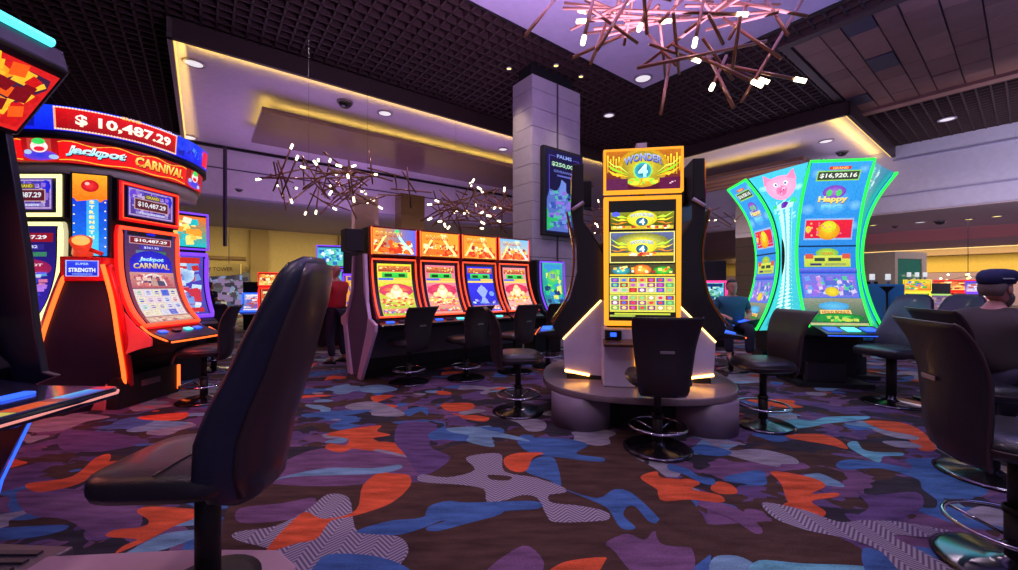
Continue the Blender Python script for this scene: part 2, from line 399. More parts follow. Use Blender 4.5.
CM = {k: pile_mat(k) for k in ('orange', 'blue', 'sky', 'grey', 'purple', 'plum', 'brown', 'teal')}
CM['her'] = herring_mat()
fl = MB(); fl.add([(-22, -7, 0), (60, -7, 0), (60, 60, 0), (-22, 60, 0)], [(0, 1, 2, 3)], carpet_nodes())
# large patches of the pattern: (crop x, crop y, scale), colour, outline
TA = (0, 380, 3.0); TB = (240, 370, 2.85); TC = (430, 400, 3.354); TD = (660, 400, 3.353)
PATCH = [
 (TB, 'brown', [(0, 330), (160, 300), (480, 320), (741, 330), (741, 570), (0, 570)]),
 (TC, 'brown', [(0, 200), (190, 140), (600, 160), (872, 330), (872, 570), (0, 570)]),
 (TA, 'plum', [(60, 330), (250, 330), (400, 370), (420, 440), (300, 470), (200, 420), (80, 400)]),
 (TA, 'purple', [(200, 150), (380, 165), (420, 190), (300, 215), (180, 205)]),
 (TA, 'orange', [(85, 310), (215, 290), (285, 235), (330, 222), (320, 255), (240, 310), (135, 335), (90, 330)]),
 (TA, 'orange', [(410, 395), (450, 380), (600, 390), (590, 412), (520, 440), (440, 482), (350, 520), (370, 498), (410, 478), (320, 470), (345, 450), (430, 440), (445, 420)]),
 (TA, 'sky', [(330, 550), (430, 490), (500, 460), (600, 450), (590, 472), (520, 500), (450, 522), (380, 552)]),
 (TA, 'blue', [(-40, 450), (190, 435), (180, 455), (80, 475), (-40, 480)]),
 (TA, 'grey', [(75, 125), (200, 100), (330, 110), (260, 125), (190, 150), (80, 155)]),
 (TA, 'orange', [(420, 110), (560, 97), (540, 120), (440, 120)]), (TA, 'sky', [(380, 150), (490, 125), (570, 130), (430, 155)]),
 (TB, 'plum', [(0, 395), (120, 380), (215, 365), (190, 410), (120, 430), (0, 435)]),
 (TB, 'plum', [(200, 230), (330, 225), (520, 262), (500, 300), (300, 330), (90, 325), (60, 300)]),
 (TB, 'purple', [(460, 150), (560, 155), (540, 215), (600, 250), (520, 300), (470, 240), (440, 200)]),
 (TB, 'her', [(-10, 462), (100, 445), (190, 400), (250, 355), (310, 365), (325, 440), (350, 465), (450, 475), (480, 510), (460, 550), (400, 590), (90, 590), (100, 520), (-10, 485)]),
 (TB, 'orange', [(75, 515), (150, 430), (190, 405), (240, 425), (330, 400), (350, 330), (400, 290), (430, 295), (480, 300), (485, 330), (430, 380), (330, 415), (260, 430), (220, 480), (160, 495)]),
 (TB, 'blue', [(220, 550), (260, 525), (380, 530), (470, 560), (470, 590), (220, 590)]),
 (TB, 'blue', [(330, 460), (430, 430), (520, 420), (590, 378), (680, 385), (745, 385), (745, 410), (640, 440), (560, 460), (550, 450), (600, 420), (480, 465), (400, 470)]),
 (TB, 'sky', [(80, 320), (140, 300), (250, 280), (380, 280), (450, 270), (460, 280), (400, 295), (280, 300), (150, 305)]),
 (TB, 'orange', [(245, 185), (300, 170), (400, 158), (390, 175), (430, 185), (380, 195), (400, 210), (330, 220), (290, 235), (245, 225), (255, 210), (300, 215), (305, 195)]),
 (TB, 'sky', [(340, 50), (400, 42), (450, 55), (400, 65), (350, 62)]), (TB, 'grey', [(305, 100), (380, 90), (465, 120), (455, 132), (380, 130), (370, 120), (310, 112)]),
 (TB, 'orange', [(375, 75), (440, 72), (410, 85), (385, 92)]), (TB, 'orange', [(580, 95), (640, 98), (670, 105), (640, 115), (600, 118), (580, 110)]),
 (TB, 'blue', [(185, 125), (300, 115), (380, 115), (300, 130), (190, 135)]), (TB, 'blue', [(470, 115), (530, 105), (535, 130), (515, 118), (480, 132)]),
 (TB, 'blue', [(540, 180), (600, 165), (741, 165), (741, 190), (680, 190), (715, 215), (650, 205), (640, 190), (550, 200)]),
 (TC, 'blue', [(300, 130), (450, 130), (530, 150), (490, 180), (580, 195), (570, 208), (450, 195), (330, 175)]),
 (TC, 'blue', [(380, 190), (420, 200), (440, 290), (400, 270), (320, 240), (340, 205)]),
 (TC, 'her', [(-30, 250), (60, 260), (150, 235), (120, 195), (190, 180), (240, 185), (250, 240), (350, 260), (440, 290), (455, 310), (400, 320), (410, 345), (500, 355), (590, 375), (600, 400), (550, 408), (420, 410), (390, 385), (360, 330), (310, 320), (240, 340), (190, 340), (180, 300), (100, 285), (-30, 275)]),
 (TC, 'brown', [(195, 252), (270, 257), (262, 270), (210, 268)]),
 (TC, 'orange', [(250, 195), (300, 178), (380, 178), (345, 195), (325, 235), (290, 242), (255, 225)]),
 (TC, 'sky', [(60, 95), (150, 90), (190, 100), (300, 125), (330, 140), (210, 125), (215, 158), (125, 140), (130, 120), (70, 108)]),
 (TC, 'blue', [(450, 300), (560, 330), (620, 300), (680, 315), (770, 400), (760, 415), (730, 405), (690, 360), (660, 360), (650, 390), (690, 430), (640, 430), (600, 370), (560, 345)]),
 (TC, 'orange', [(705, 260), (760, 240), (775, 260), (872, 270), (850, 285), (880, 310), (872, 330), (790, 335), (760, 300)]),
 (TC, 'orange', [(395, 590), (450, 545), (580, 528), (585, 545), (540, 590)]),
 (TC, 'blue', [(-5, 360), (60, 340), (130, 345), (350, 340), (365, 365), (240, 375), (150, 400), (10, 440), (-5, 425), (100, 395), (-5, 410)]),
 (TC, 'plum', [(590, 480), (660, 450), (720, 470), (760, 440), (872, 490), (872, 590), (700, 590), (620, 510)]), (TC, 'plum', [(180, 590), (310, 490), (380, 540), (350, 590)]),
 (TC, 'grey', [(200, 50), (300, 60), (380, 70), (385, 100), (330, 105), (290, 75)]), (TC, 'orange', [(40, 15), (130, 10), (150, 25), (110, 38), (50, 30)]),
 (TD, 'brown', [(180, 420), (420, 410), (640, 480), (690, 560), (300, 560), (120, 500), (0, 480), (0, 400), (130, 400)]),
 (TD, 'plum', [(150, 340), (250, 360), (340, 430), (320, 450), (240, 400), (130, 355)]), (TD, 'purple', [(660, 310), (720, 320), (860, 310), (880, 360), (790, 400), (650, 400), (700, 360)]),
 (TD, 'blue', [(30, 215), (90, 230), (130, 255), (180, 265), (180, 285), (140, 280), (80, 250), (30, 235)]),
 (TD, 'orange', [(0, 258), (20, 275), (90, 265), (135, 280), (110, 300), (200, 320), (210, 345), (100, 335), (0, 335)]),
 (TD, 'orange', [(370, 242), (430, 245), (520, 265), (555, 290), (510, 315), (590, 312), (595, 325), (530, 335), (510, 345), (555, 375), (540, 395), (480, 385), (430, 345), (405, 280)]),
 (TD, 'blue', [(590, 215), (640, 200), (760, 215), (900, 245), (1000, 255), (990, 275), (950, 290), (940, 320), (1000, 370), (980, 385), (920, 378), (930, 340), (880, 300), (860, 265), (740, 230), (620, 235)]),
 (TD, 'grey', [(105, 120), (160, 125), (290, 150), (200, 150), (240, 170), (330, 165), (440, 190), (465, 215), (410, 215), (390, 225), (280, 200), (200, 175), (160, 140)]),
 (TD, 'teal', [(630, 145), (660, 140), (680, 165), (720, 175), (810, 178), (810, 188), (750, 190), (740, 208), (715, 205), (640, 165)]),
 (TD, 'teal', [(350, 90), (440, 65), (510, 70), (560, 58), (690, 55), (690, 65), (560, 80), (500, 92), (400, 100)]),
 (TD, 'orange', [(430, 118), (540, 115), (600, 135), (630, 165), (560, 150), (440, 130)]),
 (TD, 'grey', [(870, 125), (930, 132), (1000, 190), (1000, 205), (920, 160)]), (TD, 'orange', [(690, 70), (800, 75), (870, 100), (920, 150), (920, 170), (870, 168), (820, 125), (720, 90)]),
 (TD, 'grey', [(710, 98), (850, 120), (860, 135), (780, 125)]), (TD, 'grey', [(745, 140), (830, 140), (880, 160), (800, 160)]),
 (TD, 'sky', [(180, 530), (260, 525), (330, 560), (350, 590), (180, 590)]), (TD, 'teal', [(330, 540), (480, 550), (690, 560), (690, 590), (330, 590)]),
 (TD, 'blue', [(680, 500), (760, 520), (820, 590), (700, 590)]), (TD, 'blue', [(110, 160), (150, 150), (240, 175), (200, 190), (120, 180)]),
 (TD, 'orange', [(290, 0), (440, 0), (450, 15), (480, 25), (400, 25)]),
 (TD, 'her', [(345, 345), (480, 370), (600, 410), (680, 405), (800, 410), (920, 430), (980, 445), (900, 462), (780, 455), (880, 510), (1010, 590), (830, 590), (740, 510), (640, 470), (480, 435), (380, 395)]),
]
for i, ((ox, oy, s), k, pts) in enumerate(PATCH):
    q = crom([(Fl(ox + x / s, oy + y / s)) for x, y in pts], 4, True); z = .0006 + i * .00005
    fl.add([(p.x, p.y, z) for p in q], [tuple(range(len(q)))], CM[k])
fl.build('floor', kind='structure')

# ================================================================ SHELL
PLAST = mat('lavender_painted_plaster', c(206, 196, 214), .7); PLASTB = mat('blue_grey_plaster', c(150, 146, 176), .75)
FASC = mat('dark_brown_fascia', c(66, 48, 48), .5); SLATM = mat('dark_brown_ceiling_slat', c(62, 42, 42), .65)
BEIGE = mat('warm_beige_wall', c(190, 168, 118), .8); GLOSSB = mat('bronze_gloss_panel', c(120, 92, 96), .22, .35, .2)
ZC = 6.2
# open cell ceiling: slats both ways under a black void
g = MB(); gr = mat('black_ceiling_void', c(10, 8, 10), .9)
def slats(u0, u1, v0, v1, holes=()):
    P = .235; t = .017
    M = Matrix.Rotation(GA, 4, 'Z')
    def segs(a0, a1, fixed, isu):
        cuts = [(a0, a1)]
        for (hu0, hu1, hv0, hv1) in holes:
            lo, hi, f0, f1 = (hu0, hu1, hv0, hv1) if isu else (hv0, hv1, hu0, hu1)
            if f0 < fixed < f1:
                nc = []
                for (x, y) in cuts:
                    if hi <= x or lo >= y: nc.append((x, y)); continue
                    if x < lo: nc.append((x, lo))
                    if hi < y: nc.append((hi, y))
                cuts = nc
        return cuts
    v = v0
    while v < v1:
        for a, b in segs(u0, u1, v, True): g.box(a, b, v - t, v + t, ZC, ZC + .13, SLATM, M)
        v += P
    u = u0
    while u < u1:
        for a, b in segs(v0, v1, u, False): g.box(u - t, u + t, a, b, ZC, ZC + .13, SLATM, M)
        u += P
TRAY = (-3.5, 8.53, -2.5, 5.74); WOOD = (9.3, 14.5, -9, 3.0)
slats(-12, 19.1, -6, 18, [TRAY, (-.43, 19.1, 9.45, 18), (13.4, 19.1, 2.9, 18), WOOD])
g.build('ceiling_grid', kind='structure')
def slab(name, u0, u1, v0, v1, z0, z1, m, **k):
    b = MB(); b.box(u0, u1, v0, v1, z0, z1, m, Matrix.Rotation(GA, 4, 'Z')); return b.build(name, **(k or {'kind': 'structure'}))
slab('ceiling_void', -14, 24, -9, 19, 6.62, 6.68, gr)
slab('ceiling_tray', TRAY[0], TRAY[1], TRAY[2], TRAY[3], ZC - .01, ZC + .3, mat('tray_plaster', c(196, 186, 214), .65))
b = MB(); M = Matrix.Rotation(GA, 4, 'Z')
b.box(8.53, 8.6, -9, 5.8, ZC - .02, ZC + .3, BLACKM, M); b.box(-3.5, 8.53, 5.74, 5.79, ZC - .02, ZC + .3, BLACKM, M); b.build('trim_1', kind='structure')
# wooden plank ceiling field with random dark boards
WD = mat('brown_wood_plank', c(150, 108, 96), .55, nz=.25, nscale=3); WDD = mat('dark_wood_groove', c(58, 40, 42), .6); WDB = mat('slate_blue_panel', c(58, 58, 78), .5)
WD2 = mat('brown_wood_plank_deep', c(132, 92, 84), .55, nz=.25, nscale=3)
b = MB(); b.box(WOOD[0] - .0, WOOD[1], WOOD[2], WOOD[3], ZC + .05, ZC + .3, WDD, M)
rn = random.Random(5)
v = WOOD[2] + .02
while v < WOOD[3] - .1:
    wv = rn.choice([.32, .45, .6]); u = WOOD[0] + .02
    while u < WOOD[1] - .1:
        wu = min(rn.uniform(.5, 1.7), WOOD[1] - u - .01); q = rn.random()
        b.box(u, u + wu - .02, v, min(v + wv - .025, WOOD[3]), ZC + (.02 if q > .3 else -.0), ZC + .2, WDB if q < .06 else (WD2 if q < .5 else WD), M); u += wu
    v += wv
b.box(WOOD[0] - .15, WOOD[0] + .05, WOOD[2], WOOD[3] + .1, ZC - .05, ZC + .1, FASC, M); b.box(WOOD[0], WOOD[1] + .25, WOOD[3] - .05, WOOD[3] + .1, ZC - .02, ZC + .1, FASC, M)
b.box(WOOD[1] - .02, WOOD[1] + .28, WOOD[2], WOOD[3] + .1, ZC - .06, ZC + .1, WD, M)
b.build('ceiling_wood', kind='structure')
# soffit ceilings and their fascias
slab('ceiling_soffit', -.43, 19.1, 9.45, 16.4, 6.06, 6.1, PLAST); slab('ceiling_soffit_right', 13.4, 19.1, 2.9, 9.45, 6.06, 6.1, PLAST)
b = MB(); b.box(-.5, 13.5, 9.38, 9.47, 5.84, ZC + .02, FASC, M); b.build('trim_2', kind='structure')
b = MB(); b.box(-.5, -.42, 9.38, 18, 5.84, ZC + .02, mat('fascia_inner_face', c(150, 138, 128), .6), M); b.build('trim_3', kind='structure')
b = MB(); b.box(13.32, 13.42, 2.84, 9.47, 5.84, ZC + .02, FASC, M); b.box(13.32, 19.1, 2.84, 2.93, 5.84, ZC + .02, FASC, M); b.build('trim_4', kind='structure')
# LED tape fixed along the inner edges, what the glow comes from
b = MB(); b.box(-.4, 13.3, 9.47, 9.5, 5.85, 5.88, glow('amber_led_tape', (1, .66, .16, 1), 1.3), M)
b.box(-.41, -.38, 9.5, 16.3, 5.85, 5.88, glow('amber_led_tape', (1, .66, .16, 1), 1.3), M)
b.box(13.42, 13.45, 3, 9.4, 5.85, 5.88, glow('amber_led_tape', (1, .66, .16, 1), 1.3), M); b.box(13.4, 19.0, 2.93, 2.96, 5.85, 5.88, glow('amber_led_tape', (1, .66, .16, 1), 1.3), M)
b.build('trim_5', kind='structure')
# hanging cloud panels
slab('ceiling_cloud', 1.15, 13.2, 11.25, 13.9, 5.58, 5.7, GLOSSB)
b = MB(); b.box(15.6, 17.8, 4.5, 10, 5.5, 5.62, mat('brown_slab', c(110, 82, 78), .5), M)
for k in range(3): b.box(15.8 + k * .65, 16.2 + k * .65, 4.75, 9.8, 5.48, 5.5, mat('gold_lit_strip', c(176, 122, 62), .3, .5), M)  # golden light on the slab's underside, put into the strip colour
b.build('ceiling_cloud_right', kind='structure')
# bulkhead beyond the black slot, low ceilings, far walls
slab('trim_6', -.4, 19.1, 16.4, 16.52, 5.98, 6.04, DARK)
slab('wall_bulkhead', -14, 19.1, 16.52, 16.7, 4.42, 6.3, PLAST); slab('trim_7', -14, 19.1, 16.5, 16.53, 5.3, 5.34, mat('bulkhead_line', c(90, 80, 100), .8))  # thin darker strip across the bulkhead face
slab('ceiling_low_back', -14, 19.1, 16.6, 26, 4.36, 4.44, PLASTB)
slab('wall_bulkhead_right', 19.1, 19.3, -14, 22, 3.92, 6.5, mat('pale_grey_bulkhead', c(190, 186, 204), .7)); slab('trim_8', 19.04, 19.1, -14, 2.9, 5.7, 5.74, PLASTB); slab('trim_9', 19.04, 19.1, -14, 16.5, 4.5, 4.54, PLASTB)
slab('ceiling_low_right', 19.1, 45, -14, 30, 3.88, 3.94, mat('warm_grey_ceiling', c(184, 168, 172), .75))
slab('wall_back', -14, 20, 25, 25.2, 0, 4.4, BEIGE); slab('wall_left', -12.2, -12, -6, 25, 0, 6.4, mat('dim_wall', c(90, 78, 110), .8))
slab('wall_right', 44, 44.2, -20, 32, 0, 3.9, mat('lavender_wall', c(176, 150, 190), .8)); slab('trim_10', 43.9, 44, -20, 32, 2.35, 3.9, mat('yellow_lit_band', c(222, 190, 110), .8))  # yellow light on the upper wall is partly put into the band's colour
slab('trim_11', 41.5, 42.2, -20, 32, 3.5, 3.9, mat('brown_band', c(120, 96, 96), .7))
# oval recess with tiny lights in the low ceiling on the right
b = MB(); cx = Ce(930, 236, 3.87); n = 40
ring = lambda r, z: [(cx.x + (EV * math.cos(2 * math.pi * k / n) * 6.2 * r + EU * math.sin(2 * math.pi * k / n) * 3.6 * r).x, cx.y + (EV * math.cos(2 * math.pi * k / n) * 6.2 * r + EU * math.sin(2 * math.pi * k / n) * 3.6 * r).y, z) for k in range(n)]
b.loft([ring(1, 3.875), ring(1, 3.85), ring(.97, 3.85), ring(.95, 3.862)], mat('oval_rim', c(200, 150, 150), .6), cap=False)
b.add(ring(.95, 3.862), [tuple(range(n))], mat('rose_oval_panel', c(226, 150, 158), .6)); b.build('ceiling_oval', kind='structure')

# ---- columns
STONE = mat('pale_stone_cladding', c(172, 162, 172), .55, bump=.05); JOINT = mat('cladding_joint', c(70, 62, 74), .8); SEAM = mat('column_seam', c(90, 82, 92), .4, .5)
def column(u0, u1, v0, v1, z1, n=1, ph=.74, seam=True, st=None, name='column', core=True):
    t = MB(); st = st or STONE
    t.box(u0 + .02, u1 - .02, v0 + .02, v1 - .02, 0, z1 - .01, JOINT, M)
    z = .0; k = 0
    hu = (u1 - u0) / (2 if seam else 1)
    while z < z1 - .05:
        zz = min(z + ph, z1)
        for i in range(2 if seam else 1):
            a = u0 + hu * i
            t.box(a + (.012 if i else 0), a + hu - (.012 if seam and not i else 0), v0, v1, z + .006, zz - .006, st, M)
        z = zz; k += 1
    t.build(name, kind='structure')
    if core: slab('trim_core', u0 + .1, u1 - .1, v0 + .15, v1 - .1, z1, ZC + .2, DARK)
column(5.57, 7.05, 6.44, 7.11, 5.9, ph=.4)
slab('trim_seam', 6.29, 6.33, 6.425, 6.44, 0, 5.9, SEAM)
q = Pt(756, 300, 16.5); cu = q.dot(EU); cv_ = q.dot(EV)
column(cu, cu + 2.6, cv_, cv_ + .8, 6.0, ph=.6, seam=False, st=mat('olive_beige_cladding', c(150, 142, 122), .6), core=False)
q = Pt(401, 200, 15.6); column(q.dot(EU), q.dot(EU) + 1.0, q.dot(EV), q.dot(EV) + .6, 5.0, ph=.6, seam=False, st=mat('bronze_mirror', c(130, 110, 60), .25, .6), core=False)
q = Pt(356, 260, 13.2); column(q.dot(EU), q.dot(EU) + .75, q.dot(EV), q.dot(EV) + .5, 4.4, ph=5, seam=False, st=mat('cream_column', c(190, 168, 130), .6), core=False)
q = Pt(196, 300, 20.5); column(q.dot(EU), q.dot(EU) + 1.0, q.dot(EV), q.dot(EV) + .3, 4.3, ph=5, seam=False, st=mat('tan_pier', c(140, 118, 80), .6), core=False)

# ---- downlights and dome cameras
DLRING = mat('downlight_rim', c(160, 150, 170), .4)
def downlight(p, r, lens, label, cat='downlight', group=None):
    t = thing('ceiling_downlight', label, cat, p, 0, group)
    MB().lathe([(r * 1.25, 0), (r * 1.25, -.02), (r, -.025), (r * .98, .01)], DLRING).build('rim', t); MB().lathe([(0.001, -.012), (r * .97, -.012), (r * .97, 0)], lens).build('lens', t)
for px, py, z, r, l, lb in [(194, 63, 6.05, .16, DLW, 'white round downlight in the lavender ceiling corner beside the amber fascia'),
    (385, 113, 6.05, .16, DLW, 'white round downlight between the two amber cove lines, right of the dome camera'),
    (188, 137, 6.05, .2, DLW, 'small white downlight in lavender ceiling just above the blue carousel crown'),
    (643, 78, 6.18, .17, DLW, 'round white downlight at the tip of the lavender tray under the near chandelier'),
    (609, 115, 6.19, .13, DLW, 'pale downlight in the dark grid ceiling right of the stone column'),
    (947, 119, 6.19, .16, DLW, 'pale downlight in the dark grid ceiling over the white bulkhead'),
    (509, 68, 6.19, .05, DLY, 'tiny bright spot in the grid ceiling left of the column top'), (556, 65, 6.19, .05, DLY, 'tiny bright spot in the grid ceiling just above the column top'),
    (581, 76, 6.19, .05, DLY, 'tiny bright spot in the grid ceiling right of the column top'),
    (826, 141, 6.05, .17, DLW, 'white round downlight in the corner of the right hand soffit above the pink pig screens'),
    (503, 149, 6.05, .14, DLW, 'faint white downlight in lavender ceiling touching the left edge of the column'),
    (873, 225, 3.87, .12, DLY, 'yellow downlight in the low ceiling right beside the green neon edge'), (969, 219, 3.87, .12, DLY, 'yellow downlight in the low ceiling above the navy cap, left of another'),
    (997, 216, 3.87, .13, DLY, 'yellow downlight in the low ceiling, rightmost of its row'), (920, 222, 3.87, .16, DLW, 'dull white downlight in the low ceiling above the green glass kiosk')]:
    downlight(Ce(px, py, z), r, l, lb)
def dome(px, py, z, r, label):
    t = thing('dome_camera', label, 'security camera', Ce(px, py, z))
    MB().lathe([(r * 1.15, 0), (r * 1.15, -.03), (r, -.035)], mat('dome_housing', c(120, 112, 130), .4)).build('housing', t)
    MB().lathe([(r, -.03), (r * .92, -r * .45), (r * .6, -r * .8), (0.002, -r * .95)], BLACKG).build('dome', t)
dome(345, 102, 6.05, .17, 'black dome camera between the two amber cove lines on the left'); dome(842, 152, 6.05, .16, 'black dome camera above the top right corner of the tallest green edged screen')
dome(239, 189, 4.42, .1, 'small dark dome camera high on the bulkhead above the hanging sign'); dome(940, 221, 3.87, .16, 'dark dome camera in the low ceiling above the row of high chair backs')
dome(446, 232, 4.3, .09, 'tiny dark dome camera above the second and third red slot machines')
dome(895, 226, 3.87, .1, 'small dark dome camera in the low ceiling between a yellow and a white downlight')

# ================================================================ CHANDELIERS
ROD = mat('polished_bronze_tube', c(164, 118, 98), .3, .75)
def rod(t, a, b, r, lamp_end=None):
    a = Vector(a); b = Vector(b)
    o = MB().tube([a, b], r, ROD, 10).build('rod', t)
    if lamp_end is not None:
        e = b if lamp_end else a; d = (e - (a if lamp_end else b)).normalized()
        MB().tube([e, e + d * r * (4.6 + 1.5 * (r > .013))], r * 1.3, LAMP, 10).build('lamp', o)
def chandelier(ctr, sx, sy, sz, n, lr, r, seed, label, nl, zt, traced=None, yaw=0):
    t = thing('stick_chandelier', label, 'chandelier', ctr, 0)
    if traced:
        for i, (a, b, le) in enumerate(traced): rod(t, Vector(a) - Vector(ctr), Vector(b) - Vector(ctr), r, le)
    rnd = random.Random(seed); cs, sn = math.cos(yaw), math.sin(yaw)
    for i in range(n):
        while True:
            q = Vector((rnd.uniform(-1, 1), rnd.uniform(-1, 1), rnd.uniform(-1, 1)))
            if q.length < 1: break
        p = Vector((q.x * sx * cs - q.y * sy * sn, q.x * sx * sn + q.y * sy * cs, q.z * sz))
        d = Vector((rnd.gauss(0, 1), rnd.gauss(0, 1), rnd.gauss(0, .55))).normalized() * rnd.uniform(.55, 1) * lr / 2
        rod(t, p - d, p + d, r, (rnd.random() < .5) if i < nl else None)
    h = MB()
    for k in (-1, 1): h.tube([(k * sx * .4 * cs, k * sx * .4 * sn, sz * .5), (k * sx * .4 * cs, k * sx * .4 * sn, zt - ctr[2])], .002, DARK, 6)
    h.build('hanging_cable', t)
    return t
# near chandelier: crop origin (520,0), 3.393 px per pixel, with the distance of each end
def T3(x, y, Y): return Pt(520 + x / 3.393, y / 3.393, Y)
TR = [(18, 120, 3.3, 140, -30, 4.0, None), (145, 28, 3.9, 735, 48, 3.6, 1), (218, 125, 3.3, 262, -60, 3.7, 0), (240, 215, 3.6, 300, 60, 3.9, None), (262, 170, 3.2, 390, -40, 3.6, None),
      (180, 195, 3.6, 400, 95, 4.2, None), (250, 98, 4.1, 720, 50, 4.0, None), (400, 230, 3.3, 835, 140, 3.9, None), (478, 385, 3.5, 510, 200, 4.0, None), (725, 365, 3.4, 640, 190, 3.9, None),
      (752, 345, 3.5, 970, -20, 4.1, None), (932, 268, 3.7, 700, 222, 4.0, 0), (788, 276, 3.4, 520, 150, 3.8, 0), (812, 268, 3.9, 590, 190, 4.1, 0), (655, 288, 3.6, 700, 190, 4.0, 0),
      (720, 240, 3.8, 748, 55, 3.5, None), (710, 132, 3.6, 790, -20, 4.0, None), (910, 120, 3.5, 830, -10, 3.9, None), (975, 55, 3.6, 690, -2, 4.0, None), (885, 198, 3.6, 690, 62, 4.0, None),
      (530, 222, 3.9, 430, 110, 4.3, None), (722, 272, 4.0, 620, 130, 3.8, None), (240, 30, 3.7, 400, 147, 3.9, None), (410, 84, 3.4, 460, -40, 3.8, 0), (596, 132, 3.5, 625, -10, 3.7, 0),
      (585, 200, 4.0, 440, 150, 3.8, 0), (365, 8, 4.0, 500, -60, 4.2, 0), (225, 40, 4.0, 330, 60, 3.8, 0), (475, 75, 3.6, 560, -10, 3.9, None), (690, 150, 3.7, 640, 50, 3.5, None), (520, 45, 3.5, 540, 250, 4.1, None),
      (560, 110, 3.9, 700, 0, 3.6, None), (150, 10, 4.2, 420, 40, 4.0, None), (880, 15, 4.1, 560, 20, 3.9, None)]
chandelier(tuple(Pt(672, 0, 3.8)), .85, .6, .33, 34, 1.1, .0155, 4, 'big chandelier of crossed bronze sticks with lit tips, hanging nearest the camera', 5, ZC,
           [(T3(a, b_, Ya), T3(d, e, Yb), l) for a, b_, Ya, d, e, Yb, l in TR])
chandelier(tuple(Pt(338, 186, 7.5)), 1.45, .9, .33, 64, 1.0, .014, 11, 'crossed stick chandelier above the left end of the red slot machines', 26, ZC, yaw=-.1)
chandelier(tuple(Pt(480, 211, 10.6)), 1.6, 1.1, .45, 60, 1.3, .018, 12, 'crossed stick chandelier partly hidden by the left side of the stone column', 24, ZC)
chandelier(tuple(Pt(648, 222, 12.2)), 2.9, 1.2, .5, 70, 1.4, .014, 17, 'distant stick chandelier seen behind the middle slot pod', 30, ZC)
# ================================================================ CHAIRS
def ring_se(w, t, yc, z, wrap, n=20, ex=.55, ey=.8, zt=0):
    out = []
    for k in range(n):
        a = 2 * math.pi * k / n; ca, sa = math.cos(a), math.sin(a)
        x = w * math.copysign(abs(ca) ** ex, ca); y = t * math.copysign(abs(sa) ** ey, sa)
        out.append((x, yc + y - wrap * (x / w) ** 2 if w else yc, z + zt * y))
    return out
def make_chair(label, name='slot_stool', ring=True, seed=0, group=None):
    t = thing(name, label, 'chair', group=group)
    # seat: thick round-cornered pad
    R1 = lambda q, z: [(q * .255 * math.copysign(abs(math.cos(a)) ** .6, math.cos(a)), q * .25 * math.copysign(abs(math.sin(a)) ** .6, math.sin(a)) - .01, z) for a in [2 * math.pi * k / 24 for k in range(24)]]
    st = MB().loft([R1(.6, .553), R1(.88, .56), R1(1, .585), R1(1.0, .625), R1(.93, .655), R1(.7, .672), R1(.3, .676), R1(.04, .676)], LEATHER).build('seat', t)
    MB().loft([R1(1.0, .60), R1(1.025, .606), R1(1.0, .612)], PIPING, cap=False).build('seat_piping', st)
    # banana-curved backrest, wider on top
    S = [(.50, .17, .20, .032, .02), (.535, .19, .232, .04, .035), (.62, .203, .255, .045, .05), (.74, .218, .262, .045, .055), (.90, .238, .268, .042, .05), (1.03, .256, .295, .036, .035), (1.12, .268, .335, .03, .02), (1.15, .258, .358, .022, .01)]
    b = MB().loft([ring_se(w_, th, yc, z, wr) for z, w_, yc, th, wr in S], LEATHR).build('backrest', t)
    for sx in (-1, 1):
        MB().tube(crom([(sx * w_ * .985, yc - wr * .95, z) for z, w_, yc, th, wr in S], 4), .008, PIPING, 8).build('piping', b)
    MB().box(-.055, .055, .3105, .3155, .862, .885, mat('silver_pull_handle', c(150, 140, 150), .35, .6)).build('pull_handle', b, bevel=.004)
    MB().prism([(.10, .545), (.24, .50), (.26, .60), (.235, .66), (.20, .555), (.1, .57)], 'x', -.09, .09, BLACKM).build('back_bracket', t, bevel=.006)
    MB().cyl(0, 0, .02, .30, .042, BLACKM).cyl(0, 0, .30, .56, .032, BLACKM).cyl(0, 0, .27, .30, .048, BLACKM).lathe([(.05, .53), (.13, .55), (.13, .56)], BLACKM).build('post', t)
    if ring:
        f = MB(); f.tube([(.235 * math.cos(a), .235 * math.sin(a), .2) for a in [2 * math.pi * k / 32 for k in range(32)]], .011, CHROME, 8, closed=True)
        for k in range(4): a = math.pi / 4 + k * math.pi / 2; f.tube([(.04 * math.cos(a), .04 * math.sin(a), .155), (.235 * math.cos(a), .235 * math.sin(a), .2)], .008, CHROME, 6)
        f.build('foot_ring', t)
    MB().lathe([(.28, 0), (.285, .012), (.25, .026), (.1, .04), (.05, .06), (.04, .07)], mat('dark_chrome_base', c(90, 86, 96), .18, .95)).build('base', t)
    return t
